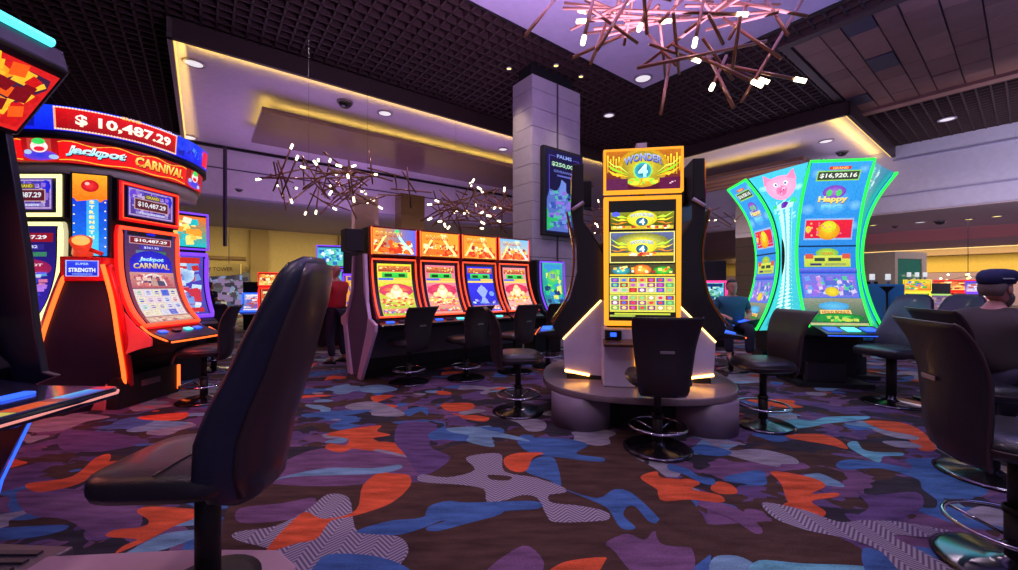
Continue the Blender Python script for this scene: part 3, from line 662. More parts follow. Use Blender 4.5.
def make_high_chair(label, bw=1.0, top=1.52, plate=True, name='high_back_chair'):
    t = thing(name, label, 'chair')
    R1 = lambda q, z, sh=0: [(q * .26 * math.copysign(abs(math.cos(a)) ** .45, math.cos(a)), (.98 * q + .02) * .28 * math.copysign(abs(math.sin(a)) ** .45, math.sin(a)) - .04 + sh, z) for a in [2 * math.pi * k / 28 for k in range(28)]]
    st = MB().loft([R1(.8, .575), R1(.96, .58), R1(1.0, .61), R1(1.0, .645), R1(.97, .665), R1(.86, .678), R1(.4, .684), R1(.05, .684)], LEATHER).build('seat', t)
    MB().tube([(-.24, -.02, .684), (-.1, -.015, .687), (.1, -.015, .687), (.24, -.02, .684)], .004, PIPING, 6).build('seam', st)
    k = (top - .56) / .96
    S = [(.52, .16, .245, .04, .03), (.55, .205, .25, .052, .08), (.66, .25, .262, .062, .12), (.80, .258, .285, .066, .13), (.92, .25, .325, .068, .13), (1.05, .232, .365, .068, .11), (1.18, .225, .395, .066, .085), (1.32, .21, .43, .062, .055), (1.43, .185, .455, .054, .035), (1.49, .145, .465, .04, .02), (1.52, .09, .468, .02, .0)]
    S = [(.56 + (z - .56) * k, w_ * bw, yc, th, wr) for z, w_, yc, th, wr in S]
    b = MB().loft([ring_se(w_, th, yc, z, wr, 28, .6, .6) for z, w_, yc, th, wr in S], LEATH_BLUE_LIT).build('backrest', t)
    # padded rear panel with its edge piping
    MB().loft([ring_se(w_ * .80, .028, yc + th * .72, z, wr * .5, 20, .5, .6) for z, w_, yc, th, wr in S[1:-1]], PIPING).build('rear_panel', b)
    for sx in (-1, 1): MB().tube(crom([(sx * w_ * .93, yc - wr * .75 - th * .55, z) for z, w_, yc, th, wr in S[1:-1]], 4), .007, BLACKG, 8).build('piping', b)
    MB().cyl(0, .02, .1, .57, .048, BLACKM).cyl(0, .02, .54, .58, .13, BLACKM, r2=.16).build('post', t)
    if plate:
        MB().prism([(-.26, -.9), (.26, -.9), (.27, -.2), (.24, .2), (.12, .34), (-.12, .34), (-.24, .2), (-.27, -.2)], 'z', .0, .085, mat('rose_beige_base_plate', c(176, 140, 150), .5), False).build('base_plate', t, bevel=.012)
        MB().lathe([(.19, .085), (.2, .095), (.15, .105), (.05, .12)], BLACKM, 0, .02).build('swivel_disc', t)
        MB().prism([(.1, .352), (.22, .23), (.26, .25), (.13, .39)], 'z', .02, .1, mat('yellow_warning_edge', c(196, 138, 40), .5)).build('plate_edge', t, bevel=.006)
    else:
        MB().lathe([(.28, 0), (.285, .012), (.25, .026), (.1, .04), (.05, .06), (.045, .12)], mat('dark_chrome_base', c(90, 86, 96), .18, .95), 0, .02).build('base', t)
    return t
FV = math.pi + GA                     # a chair turned to the row of machines
ch = make_chair('black stool, its back to the camera, in front of the big amber framed screen')
ch.location = (1.27, 3.42, 0); ch.rotation_euler.z = math.pi - .12
def stool(px, Y, rz, label, z=0):
    o = dup(ch, ((px - 509) / F * Y, Y, z), rz, label); o.scale = (1, 1, .955) if Y > 5 else (1, 1, 1); return o
# near high-back chair
nc = make_high_chair('large high back leather chair seen from the side, nearest the camera')
nc.location = (-1.33, 1.74, 0); nc.rotation_euler.z = face(-1, -.06)
MAT_T = 'chair'
stool(409, 5.75, FV + .25, 'black stool in front of the leftmost red slot machine'); stool(466, 6.0, FV + .2, 'black stool in front of the second red slot machine')
stool(515, 6.45, FV + .12, 'black stool in front of the rightmost red slot machine, right of the side-on stool'); stool(548, 6.9, FV, 'black stool in front of the slot machine with the purple lit edge')
stool(518, 4.42, face(1, .12), 'black stool seen side-on, its seat towards the left flank of the middle pod', 0)
stool(763, 4.0, face(-1, -.05), 'black stool seen side-on between the middle pod and the green edged pod', 0)
stool(204, 4.85, face(-.93, -.35), 'black stool at the red lit carnival machine'); stool(214, 6.6, face(-.3, .95), 'reddish brown chair back behind the stool at the red lit carnival machine')
# right hand chairs
h2 = dup(ch, (2.48, 1.95, 0), face(.93, -.37), 'black stool at the right edge, nearest of the right hand chairs'); h2.scale = (1.06, 1.06, 1.06)
h3 = dup(ch, (3.52, 2.92, 0), face(.93, -.3), 'black stool that the man in the navy cap sits on'); h3.scale = (1.06, 1.06, 1.06)
hb = make_high_chair('high back chair beside the green edged pod, with a small orange foot plate', .98, 1.29, False); hb.location = (4.50, 4.72, 0); hb.rotation_euler.z = face(-.95, -.3)
MB().box(-.14, .14, .1, .3, .0, .03, mat('orange_foot_plate', c(190, 96, 50), .5)).build('foot_plate', hb, bevel=.005)
hb2 = dup(hb, (5.22, 4.8, 0), face(-.93, -.3), 'high back chair right behind the curved chairs, left of the man in the navy cap')

# ================================================================ SLOT MACHINES
def edge_tube(prof, w, r, mt, name, parent, dx=0, off=.0, closed=False, n=8, inset=0):
    fn = curved(prof, w + 2 * dx)
    L = [fn(0, v, off) for v in [k / 16 for k in range(17)]]; Rr = [fn(1, v, off) for v in [k / 16 for k in range(17)]]
    return MB().tube(L + Rr[::-1], r, mt, n, closed=True).build(name, parent)
# --- artwork painters: cv is a Canvas
WARMP = [(255, 230, 120), (255, 180, 60), (230, 90, 40), (255, 245, 200), (180, 40, 40)]
COOLP = [(90, 160, 255), (200, 230, 255), (60, 80, 200), (160, 120, 255), (30, 30, 120)]
REELP = [(240, 210, 120), (220, 60, 60), (70, 110, 220), (120, 200, 120), (250, 240, 220), (180, 80, 180)]
def art_dragon(cv, v=0):
    main = [((240, 225, 60), (255, 240, 140), (170, 190, 40)), ((250, 120, 150), (255, 215, 190), (230, 150, 130)), ((40, 40, 225), (90, 60, 240), (40, 60, 200)), ((250, 140, 160), (255, 220, 200), (240, 170, 150))][v]
    cv.rect(0, 0, 1, 1, (40, 12, 22)); cv.rect(.03, .02, .97, .93, main[2], main[0], nu=2)
    cv.rect(.06, .80, .94, .90, (170, 60, 50), (230, 150, 70)); cv.speck(.06, .8, .94, .9, 26, .03, .012, WARMP, v)
    cv.rect(.15, .70, .85, .79, (40, 190, 60), (70, 220, 90)); cv.rect(.22, .715, .42, .765, (15, 70, 25)); cv.rect(.6, .715, .78, .765, (15, 70, 25))
    cv.rect(.05, .66, .45, .695, (60, 100, 220)); cv.rect(.5, .66, .95, .695, (240, 200, 70)); cv.rect(.04, .62, .96, .655, (255, 215, 90))
    if v != 2:
        cv.ell(.5, .48, .46, .12, (240, 90, 110) if v else (250, 200, 60), (210, 40, 80)); cv.rect(.04, .44, .96, .47, (210, 50, 90)); cv.rect(.04, .53, .96, .55, (230, 60, 90))
        cv.ell(.5, .44, .17, .11, (255, 250, 225), (255, 225, 160)); cv.ell(.5, .53, .1, .055, (255, 235, 190), (240, 190, 130)); cv.ell(.3, .4, .11, .05, (255, 240, 190), (240, 200, 120)); cv.ell(.7, .4, .11, .05, (255, 240, 190), (240, 200, 120))
        cv.rect(.05, .28, .95, .33, (255, 225, 120), (240, 160, 60)); cv.speck(.05, .18, .95, .38, 46, .05, .018, WARMP, v + 3)
    else:
        cv.rect(.04, .16, .96, .61, (30, 40, 190), (60, 50, 240)); cv.poly([(.35, .2), (.65, .2), (.55, .33), (.7, .46), (.5, .58), (.3, .46), (.45, .33)], (150, 170, 255)); cv.ell(.5, .47, .15, .08, (240, 120, 160), (250, 190, 200)); cv.ell(.82, .4, .09, .05, (120, 160, 255))
        cv.speck(.05, .16, .95, .3, 26, .05, .02, COOLP, 5)
    cv.rect(.05, .06, .95, .15, (190, 60, 70), (240, 150, 110)); cv.speck(.05, .05, .95, .15, 30, .04, .02, REELP, v + 9)
def art_dragon_top(cv, v=0):
    bl = v in (0,)
    if v == 3: cv.rect(0, 0, 1, 1, (250, 200, 160), (130, 190, 240), nu=3)
    else: cv.rect(0, 0, 1, 1, (240, 150, 50), (250, 150, 40), nu=4, right=(90, 110, 240) if bl else (255, 170, 50))
    cv.speck(0, 0, .95, .6, 70, .06, .1, WARMP, v + 20); cv.speck(0, 0, 1, .35, 34, .08, .1, [(230, 60, 30), (255, 120, 40)], v + 40)
    cv.text('DRAGON', .36 if bl else .4, .78, .6, .2, (190, 60, 20), (255, 230, 120), bold=.03)
    cv.line([(.05, .1), (.15, .35), (.25, .65), (.3, .75)], .03, .03, (255, 240, 150)); cv.line([(.52, .95), (.6, .7), (.68, .5), (.86, .2), (.92, .05)], .035, .05, (200, 255, 255) if bl or v == 3 else (255, 245, 160))
    cv.ell(.55, .9, .05, .09, (60, 230, 120)) if bl else cv.ell(.62, .88, .04, .07, (255, 250, 180))
def art_wonder(cv):
    cv.rect(0, 0, 1, 1, (14, 16, 14))
    def logo(v, h, dim=1):
        f = lambda q: tuple(x * dim for x in q)
        cv.ell(.5, v + h * .1, .22, h * .45, f((255, 250, 90)), f((200, 190, 30)))
        for sx in (-1, 1):
            for k in range(3):
                a = h * (.35 - .3 * k); cv.poly([(.5 + sx * .2, v + a * .4), (.5 + sx * .3, v + a * .6 + h * .08), (.5 + sx * .34, v + a * .7), (.5 + sx * .46, v + a + h * .14), (.5 + sx * .38, v + a * .8 - h * .02), (.5 + sx * .33, v + a * .6 - h * .06)], f([(190, 240, 60), (255, 220, 50), (220, 130, 30)][k]))
        cv.text('WONDER', .5, v + h * .22, .34, h * .2, f((70, 110, 200)), f((180, 210, 255)), bold=.02, arc=h * .1)
        cv.ell(.5, v - h * .08, .085, h * .24, f((60, 150, 190)), f((30, 60, 90))); cv.text('4', .5, v - h * .08, .08, h * .34, f((230, 250, 255)), bold=.03)
    cv.rect(.04, .78, .96, .9, (60, 70, 16), (130, 130, 30)); logo(.83, .15); cv.rect(.05, .755, .95, .785, (200, 170, 40)); cv.speck(.05, .75, .95, .79, 20, .03, .012, WARMP, 1); cv.ell(.12, .885, .06, .02, (80, 90, 240))
    cv.rect(.03, .47, .97, .735, (230, 225, 120)); cv.rect(.045, .478, .955, .727, (60, 60, 30), (90, 100, 150), nu=2); cv.ell(.5, .64, .4, .085, (255, 255, 120), (110, 110, 40)); logo(.60, .16)
    cv.rect(.05, .53, .95, .555, (230, 190, 50)); cv.rect(.05, .48, .95, .525, (70, 60, 34)); cv.speck(.28, .52, .72, .57, 22, .04, .015, WARMP, 7)
    cv.rect(.03, .37, .97, .455, (70, 70, 40)); cv.ell(.2, .405, .14, .035, (60, 200, 190), (40, 90, 120)); cv.ell(.5, .41, .14, .045, (255, 200, 60), (190, 80, 30)); cv.ell(.8, .405, .14, .035, (90, 230, 60), (30, 120, 40)); cv.speck(.05, .375, .95, .45, 22, .03, .012, WARMP, 8); cv.rect(.03, .36, .97, .372, (240, 200, 60))
    for (a, b_) in ((.215, .35), (.065, .2)):
        cv.rect(.03, a, .97, b_, (200, 205, 90)); rnd = random.Random(int(a * 999))
        for i in range(7):
            for j in range(3):
                x = .05 + i * .131; y = a + .006 + j * (b_ - a - .008) / 3; q = rnd.choice(REELP); cv.rect(x, y, x + .115, y + .036, tuple(k * .75 for k in q), step=.00005)
                cv.ell(x + .057, y + .018, .035, .013, rnd.choice(REELP), n=6, step=.00005)
        cv.rect(.03, a - .01, .97, a - .002, (230, 220, 80))
    cv.rect(.1, .03, .9, .045, (180, 190, 60)); cv.rect(.03, .012, .4, .028, (150, 170, 70))
def art_wonder_top(cv):
    cv.rect(0, 0, 1, 1, (70, 10, 40), (190, 110, 20), nu=2)
    for i in range(26):
        x = .02 + i * .038; cv.rect(x, .45 + .1 * math.sin(i), x + .02, .9 - .1 * abs(math.sin(i * 1.7)), (200, 130, 20), (250, 220, 50), step=.00005)
    cv.ell(.5, .55, .34, .5, (255, 245, 90), (190, 140, 20)); cv.ell(.5, .55, .28, .42, (240, 220, 60), (150, 130, 30))
    for sx in (-1, 1):
        for k, (q, dv) in enumerate((((210, 255, 90), .12), ((150, 220, 40), 0), ((255, 200, 40), -.12))):
            cv.poly([(.5 + sx * .18, .36 + dv * .3), (.5 + sx * .3, .48 + dv), (.5 + sx * .34, .45 + dv), (.5 + sx * .48, .66 + dv), (.5 + sx * .40, .5 + dv), (.5 + sx * .35, .53 + dv * .8)], q)
    cv.text('WONDER', .5, .7, .5, .19, (80, 90, 190), (170, 190, 240), bold=.03, arc=.12, shadow=(30, 20, 60))
    cv.ell(.5, .47, .13, .23, (140, 220, 90)); cv.ell(.5, .47, .11, .2, (20, 70, 90), (60, 170, 190)); cv.text('4', .5, .47, .13, .33, (150, 230, 255), (230, 255, 255), bold=.04)
    cv.speck(.28, .1, .72, .3, 34, .05, .05, [(255, 230, 60), (220, 160, 30), (150, 230, 60)], 3); cv.rect(0, 0, .3, .28, (90, 30, 70)); cv.rect(.72, 0, 1, .28, (90, 20, 60)); cv.speck(.75, .1, .95, .2, 3, .02, .02, [(255, 200, 220)], 2)
def art_pig(cv, small=False):
    cv.rect(0, 0, 1, 1, (30, 110, 215), (60, 170, 245), nu=2)
    for (u, v, r) in ((.15, .93, .12), (.9, .95, .1), (.1, .72, .13), (.9, .74, .12), (.5, .765, .3), (.2, .6, .1), (.92, .62, .1)): cv.ell(u, v, r, r * .26, (130, 205, 255), (70, 160, 240))
    cv.rect(.14, .885, .86, .945, (150, 220, 100)); cv.rect(.16, .892, .84, .938, (60, 70, 60)); cv.text('$16,920.16', .5, .915, .62, .03, (250, 255, 240), bold=.03); cv.rect(.32, .95, .68, .968, (230, 60, 40)); cv.text('GRAND', .5, .959, .26, .012, (255, 230, 120), bold=.02)
    cv.ell(.5, .82, .2, .04, (190, 130, 230), (120, 70, 200)); cv.ell(.42, .815, .05, .02, (90, 220, 110)); cv.ell(.58, .815, .05, .02, (90, 220, 110))
    cv.text('Happy', .5, .775, .5, .045, (255, 215, 70), (255, 245, 170), bold=.05, shadow=(40, 60, 160)); cv.text('PIG', .5, .73, .36, .035, (60, 180, 250), (150, 230, 255), bold=.05)
    cv.rect(.08, .535, .92, .665, (150, 190, 240))
    cv.rect(.10, .545, .90, .655, (225, 30, 70), (240, 40, 60)); cv.ell(.5, .59, .2, .055, (255, 210, 40), (230, 150, 20)); cv.ell(.5, .615, .13, .035, (250, 240, 60), (220, 220, 40)); cv.ell(.15, .6, .05, .02, (230, 220, 60)); cv.speck(.12, .55, .88, .65, 14, .025, .008, [(255, 180, 120), (255, 120, 140)], 4)
    cv.rect(0, .492, 1, .502, (10, 50, 90))
    cv.ell(.5, .455, .2, .03, (200, 230, 60), (120, 190, 80)); cv.rect(.1, .37, .9, .44, (190, 210, 60), (220, 230, 90)); cv.text('GRAND', .5, .452, .2, .015, (230, 60, 40)); cv.rect(.12, .42, .26, .45, (220, 90, 70)); cv.rect(.76, .42, .9, .45, (220, 90, 70))
    cv.rect(.28, .405, .46, .425, (50, 70, 60)); cv.rect(.52, .405, .74, .425, (50, 70, 60)); cv.rect(.2, .378, .4, .392, (60, 60, 120)); cv.rect(.45, .378, .82, .392, (160, 170, 100))
    cv.rect(0, .33, 1, .362, (50, 60, 200), (110, 130, 235)); cv.rect(.2, .34, .8, .35, (30, 110, 220))
    cv.rect(.04, .18, .96, .325, (120, 120, 225)); cv.speck(.05, .185, .95, .32, 70, .06, .018, [(150, 110, 230), (110, 160, 240), (200, 140, 220), (90, 110, 210), (220, 210, 240), (80, 210, 150)], 5); cv.ell(.52, .215, .12, .03, (250, 230, 60), (220, 190, 40))
    cv.rect(0, 0, 1, .175, (40, 90, 60), (150, 150, 130), nu=2); cv.ell(.5, .125, .26, .028, (110, 200, 240), (70, 160, 220)); cv.rect(.24, .07, .76, .1, (250, 210, 120)); cv.text('HOLD BONUS', .5, .085, .46, .018, (160, 60, 30), bold=.02); cv.ell(.5, .05, .45, .03, (60, 200, 70), (20, 120, 50)); cv.speck(.1, .02, .9, .07, 30, .06, .012, [(90, 220, 90), (40, 150, 60), (200, 220, 90)], 6)
    cv.rect(.02, .005, .98, .018, (200, 190, 140))
def art_carnival_main(cv, rev=0):
    cv.rect(0, 0, 1, 1, (150, 60, 70), (70, 50, 110)); cv.rect(.05, .94, .95, .995, (16, 14, 30)); cv.ell(.5, .965, .1, .012, (30, 30, 220))
    cv.rect(.08, .86, .92, .93, (200, 150, 160)); cv.rect(.1, .868, .9, .925, (130, 24, 40)); cv.text('$10,487.29', .5, .896, .66, .035, (250, 250, 255), bold=.03)
    cv.rect(.28, .81, .74, .85, (60, 50, 180)); cv.text('$361.92', .5, .83, .3, .024, (220, 220, 255), bold=.02); cv.rect(.2, .77, .48, .8, (90, 120, 160)); cv.rect(.52, .77, .8, .8, (60, 120, 90))
    cv.ell(.5, .68, .42, .12, (50, 60, 235), (30, 30, 190)); cv.rect(.08, .58, .92, .68, (40, 40, 210)); cv.text('Jackpot', .5, .71, .5, .05, (120, 220, 250), (230, 250, 255), bold=.04, shear=.2); cv.text('CARNIVAL', .5, .64, .72, .055, (220, 170, 60), (255, 240, 160), bold=.03, arc=.01)
    cv.rect(.06, .42, .94, .58, (190, 100, 110), (210, 150, 140)); cv.ell(.5, .44, .26, .13, (240, 230, 230), a0=0, a1=180); cv.ell(.5, .44, .23, .11, (60, 60, 90), (90, 80, 120), a0=0, a1=180); cv.poly([(.42, .44), (.58, .44), (.55, .52), (.5, .54), (.45, .5)], (200, 160, 150)); cv.speck(.08, .43, .92, .57, 24, .05, .02, [(220, 120, 120), (240, 200, 190), (190, 80, 100)], 3)
    cv.rect(.06, .10, .94, .41, (225, 205, 205)); rnd = random.Random(8 + rev)
    for i in range(5):
        for j in range(4):
            x = .08 + i * .17; y = .11 + j * .074; cv.rect(x, y, x + .155, y + .066, rnd.choice([(235, 215, 220), (235, 225, 200), (90, 110, 220), (220, 220, 235)]), step=.00005); cv.ell(x + .077, y + .033, .05, .022, rnd.choice([(60, 90, 200), (120, 200, 150), (200, 80, 90), (140, 120, 200), (220, 190, 90)]), n=8, step=.00005)
    cv.rect(.04, .02, .96, .09, (200, 150, 140), (220, 180, 160)); cv.speck(.05, .02, .95, .09, 24, .06, .015, [(230, 200, 180), (180, 90, 100), (220, 170, 120)], 4)
def art_carnival_blue(cv):
    cv.rect(0, 0, 1, 1, (60, 40, 190), (30, 20, 90)); cv.rect(.08, .84, .95, .92, (150, 20, 40)); cv.text('$10,487.29', .5, .88, .7, .04, (240, 240, 255), bold=.03); cv.rect(.08, .77, .8, .82, (50, 40, 140)); cv.text('$1,384.82', .45, .795, .5, .03, (220, 220, 255), bold=.02); cv.rect(.5, .71, .85, .75, (60, 130, 100)); cv.rect(.08, .71, .42, .75, (70, 50, 150))
    cv.ell(.5, .6, .45, .09, (190, 40, 70), (150, 30, 90)); cv.text('JACKPOT PARTY'[:7], .5, .63, .6, .03, (250, 220, 230), bold=.03); cv.speck(.05, .3, .95, .6, 90, .1, .02, [(110, 90, 230), (180, 120, 230), (90, 150, 220), (220, 120, 160), (60, 60, 200), (180, 210, 240)], 3); cv.speck(.05, .05, .95, .3, 60, .08, .02, [(90, 130, 110), (150, 150, 190), (180, 170, 90), (80, 80, 190)], 6)
def art_carnival_small(cv):
    cv.rect(0, 0, 1, 1, (90, 60, 150), (60, 50, 190)); cv.frame(.02, .03, .98, .97, .03, .05, (190, 160, 210)); cv.ell(.12, .75, .09, .2, (110, 70, 220)); cv.ell(.88, .75, .09, .2, (40, 40, 220)); cv.speck(.05, .05, .95, .95, 50, .05, .08, [(150, 110, 220), (90, 80, 200), (200, 170, 220)], 3)
    cv.rect(.12, .26, .88, .66, (200, 160, 160)); cv.rect(.14, .29, .86, .63, (96, 26, 44)); cv.text('$10,487.29', .5, .46, .62, .2, (235, 235, 245), bold=.03); cv.rect(.34, .68, .68, .84, (110, 90, 40)); cv.text('GRAND', .51, .76, .28, .1, (230, 210, 90), bold=.02); cv.rect(.15, .1, .85, .2, (150, 140, 210)); cv.text('PROGRESSIVE', .5, .15, .55, .06, (240, 240, 255))
def art_generic(cv, pal, seed, title=None):
    cv.rect(0, 0, 1, 1, pal[0], pal[1], nu=2); cv.speck(.02, .02, .98, .98, 60, .14, .07, pal[2:], seed); cv.ell(.5, .66, .3, .12, pal[2], pal[3]); cv.ell(.5, .36, .2, .1, pal[3], pal[0]); cv.rect(.08, .86, .92, .95, pal[4]); cv.rect(.08, .06, .92, .14, pal[4])
    if title: cv.text(title, .5, .905, .7, .06, (255, 255, 255), bold=.03)

def rnd_body(t, name, poly, x0, x1, m, bev=.012): return MB().prism(poly, 'x', x0, x1, m).build(name, t, bevel=bev)

# ---------------------------------------------------------------- red dragon row
def dragon_machine(i, label):
    w = .765; t = thing('slot_machine', label, 'slot machine', W(1.92 + w * (i + .5), 6.35), GA, 'red lit dragon slot machines in one row')
    prof = [(-.80, .93), (-.67, 1.1), (-.57, 1.32), (-.51, 1.55), (-.49, 1.78)]; hw = w / 2
    rnd_body(t, 'cabinet', [(-.86, .78), (-.82, .90), (-.72, .95), (-.60, 1.13), (-.51, 1.34), (-.45, 1.56), (-.43, 1.80), (-.42, 2.26), (-.1, 2.26), (.05, 1.7), (.1, .8), (.1, .12), (-.30, .12), (-.32, .7)], -hw + .004, hw - .004, BLACKM)
    REDC = mat('dark_red_cabinet_trim', c(120, 14, 20), .35, .2)
    for sx in (-1, 1): rnd_body(t, 'side_trim', [(-.83, .92), (-.69, 1.12), (-.59, 1.33), (-.53, 1.56), (-.51, 1.8), (-.50, 2.24), (-.44, 2.24), (-.44, 1.56), (-.5, 1.3), (-.62, 1.1), (-.72, .92)], sx * (hw - .006), sx * (hw - .05), REDC, .004)
    sf = curved(prof, w - .2); cv = Canvas(lambda u, v, o: sf(u, v, o + .02), 1.15); art_dragon(cv, i); cv.build('screen', t)
    MB().add([sf(u, v, .012) + Vector((dx, 0, 0)) for v in [k / 10 for k in range(11)] for u, dx in ((0, -.05), (1, .05))], [(2 * k, 2 * k + 1, 2 * k + 3, 2 * k + 2) for k in range(10)], BLACKG, True).build('screen_bezel', t)
    edge_tube(prof, w - .09, .013, ORNP, 'neon_frame', t, off=.03)
    tf = flat((-hw + .05, -.545, 1.855), (w - .1, 0, 0), (0, .015, .385)); cv = Canvas(tf, 1.1); art_dragon_top(cv, i); cv.build('top_screen', t)
    MB().box(-hw + .02, hw - .02, -.515, -.42, 1.83, 2.27, REDC).build('top_screen_housing', t, bevel=.01)
    e = MB(); e.tube([(-hw + .035, -.54, 1.85), (-hw + .035, -.525, 2.25)], .01, ORN, 6); e.tube([(hw - .035, -.54, 1.85), (hw - .035, -.525, 2.25)], .01, REDN, 6); e.build('top_neon', t)
    d = MB().prism([(-.95, .80), (-.96, .84), (-.80, .90), (-.74, .90), (-.74, .80)], 'x', -hw + .02, hw - .02, BLACKG).build('button_deck', t, bevel=.01)
    for k, (x, m_) in enumerate(((-.2, BLUB), (-.02, mat('button_cap', c(60, 60, 90), .3)), (.17, CYAN))): MB().box(x - .06, x + .06, -.90, -.84, .862, .888, m_, Matrix.Rotation(0, 4, 'X')).build('button', d, bevel=.006)
    MB().box(-hw, hw, -.34, -.3, .3, .78, GREYPAN).build('base_panel', t); MB().box(-hw, hw, -.30, .1, 0, .3, DARK).build('kick_recess', t)
    return t
for i, l in enumerate(['slot machine with yellow main screen and blue lightning topper, left end of the red row', 'slot machine with pink figure screen, second from the left in the red row', 'slot machine with deep blue main screen, third in the red row', 'slot machine with pale blue topper, right end of the red row']): dragon_machine(i, l)
# silver end panel of the bank
ep = thing('bank_end_panel', 'pale silver end panel with splayed legs closing the left end of the red machine row', 'end panel', W(1.90, 6.35), GA)
rnd_body(ep, 'panel', [(-.5, 1.85), (.0, 1.85), (.12, 1.4), (.44, .8), (.1, .02), (-.1, .02), (-.62, .8), (-.55, 1.3)], -.02, 0, MAUVE, 0)
for pts in ([(-.52, 1.85), (-.44, 1.85), (-.50, 1.3), (-.68, .95), (-.62, .76), (-.18, .0), (-.36, 0), (-.95, .76), (-.97, .86), (-.72, .93), (-.62, 1.15)], [(-.02, 1.85), (.06, 1.85), (.14, 1.3), (.4, .97), (.7, .86), (.68, .76), (.55, .72), (.3, .0), (.12, 0), (.4, .76), (.36, .9), (.08, 1.3)]):
    rnd_body(ep, 'leg', pts, -.05, -.005, PINKSIL, .004)
MB().box(-.3, -.05, -.5, -.25, 1.88, 2.2, BLACKM).build('speaker_box', ep, bevel=.01)
# purple edged machine next to the column
t = thing('slot_machine', 'slot machine with green screen and purple lit edge in front of the stone column', 'slot machine', W(5.62, 6.3), GA)
prof = [(-.62, .9), (-.5, 1.1), (-.42, 1.35), (-.40, 1.86)]
rnd_body(t, 'cabinet', [(-.7, .75), (-.7, .85), (-.55, .9), (-.44, 1.1), (-.36, 1.35), (-.35, 1.9), (-.05, 1.9), (.05, .8), (.05, 0), (-.3, 0), (-.3, .7)], -.36, .36, BLACKM)
sf = curved(prof, .56); cv = Canvas(lambda u, v, o: sf(u, v, o + .02)); art_generic(cv, [(20, 120, 150), (60, 190, 170), (120, 230, 90), (40, 200, 140), (60, 150, 220), (230, 240, 110), (30, 60, 120)], 5); cv.ell(.5, .72, .25, .12, (230, 235, 90), (90, 200, 100)); cv.text('88', .5, .72, .24, .1, (60, 120, 200), bold=.03)
cv.build('screen', t); edge_tube(prof, .66, .016, PURN, 'neon_frame', t, off=.02)
MB().prism([(-.82, .76), (-.82, .8), (-.62, .86), (-.6, .78)], 'x', -.33, .33, BLACKG).build('button_deck', t, bevel=.008)
# ================================================================ MIDDLE POD
TH = R(-9); PC = Vector((1.42, 4.62, 0))
def podloc(th, d): return PC + Vector((math.sin(th), -math.cos(th), 0)) * d
WOODG = mat('grey_wood_grain', c(128, 112, 130), .45, nz=.25, nscale=4); WOODT = mat('pod_counter_top', c(128, 112, 116), .3)
t = thing('slot_pod_base', 'round edged low grey wood platform under the middle pod of machines', 'platform', PC, TH)
def sq(r, ex, n=48): return [(r * math.copysign(abs(math.cos(a)) ** ex, math.cos(a)), r * math.copysign(abs(math.sin(a)) ** ex, math.sin(a))) for a in [2 * math.pi * k / n for k in range(n)]]
MB().prism(sq(1.02, .78), 'z', .31, .375, WOODT, True).build('counter_top', t, bevel=.01)
for k in range(4):
    a = math.pi / 4 + k * math.pi / 2; x, y = .84 * math.cos(a), .87 * math.sin(a)
    MB().cyl(x, y, 0, .31, .30, WOODG, 32).build('drum', t)
MB().prism(sq(.72, .6), 'z', 0, .31, DARK).build('recess', t)
MB().box(-.28, .28, -.28, .28, .37, 2.2, BLACKM).build('core', t)
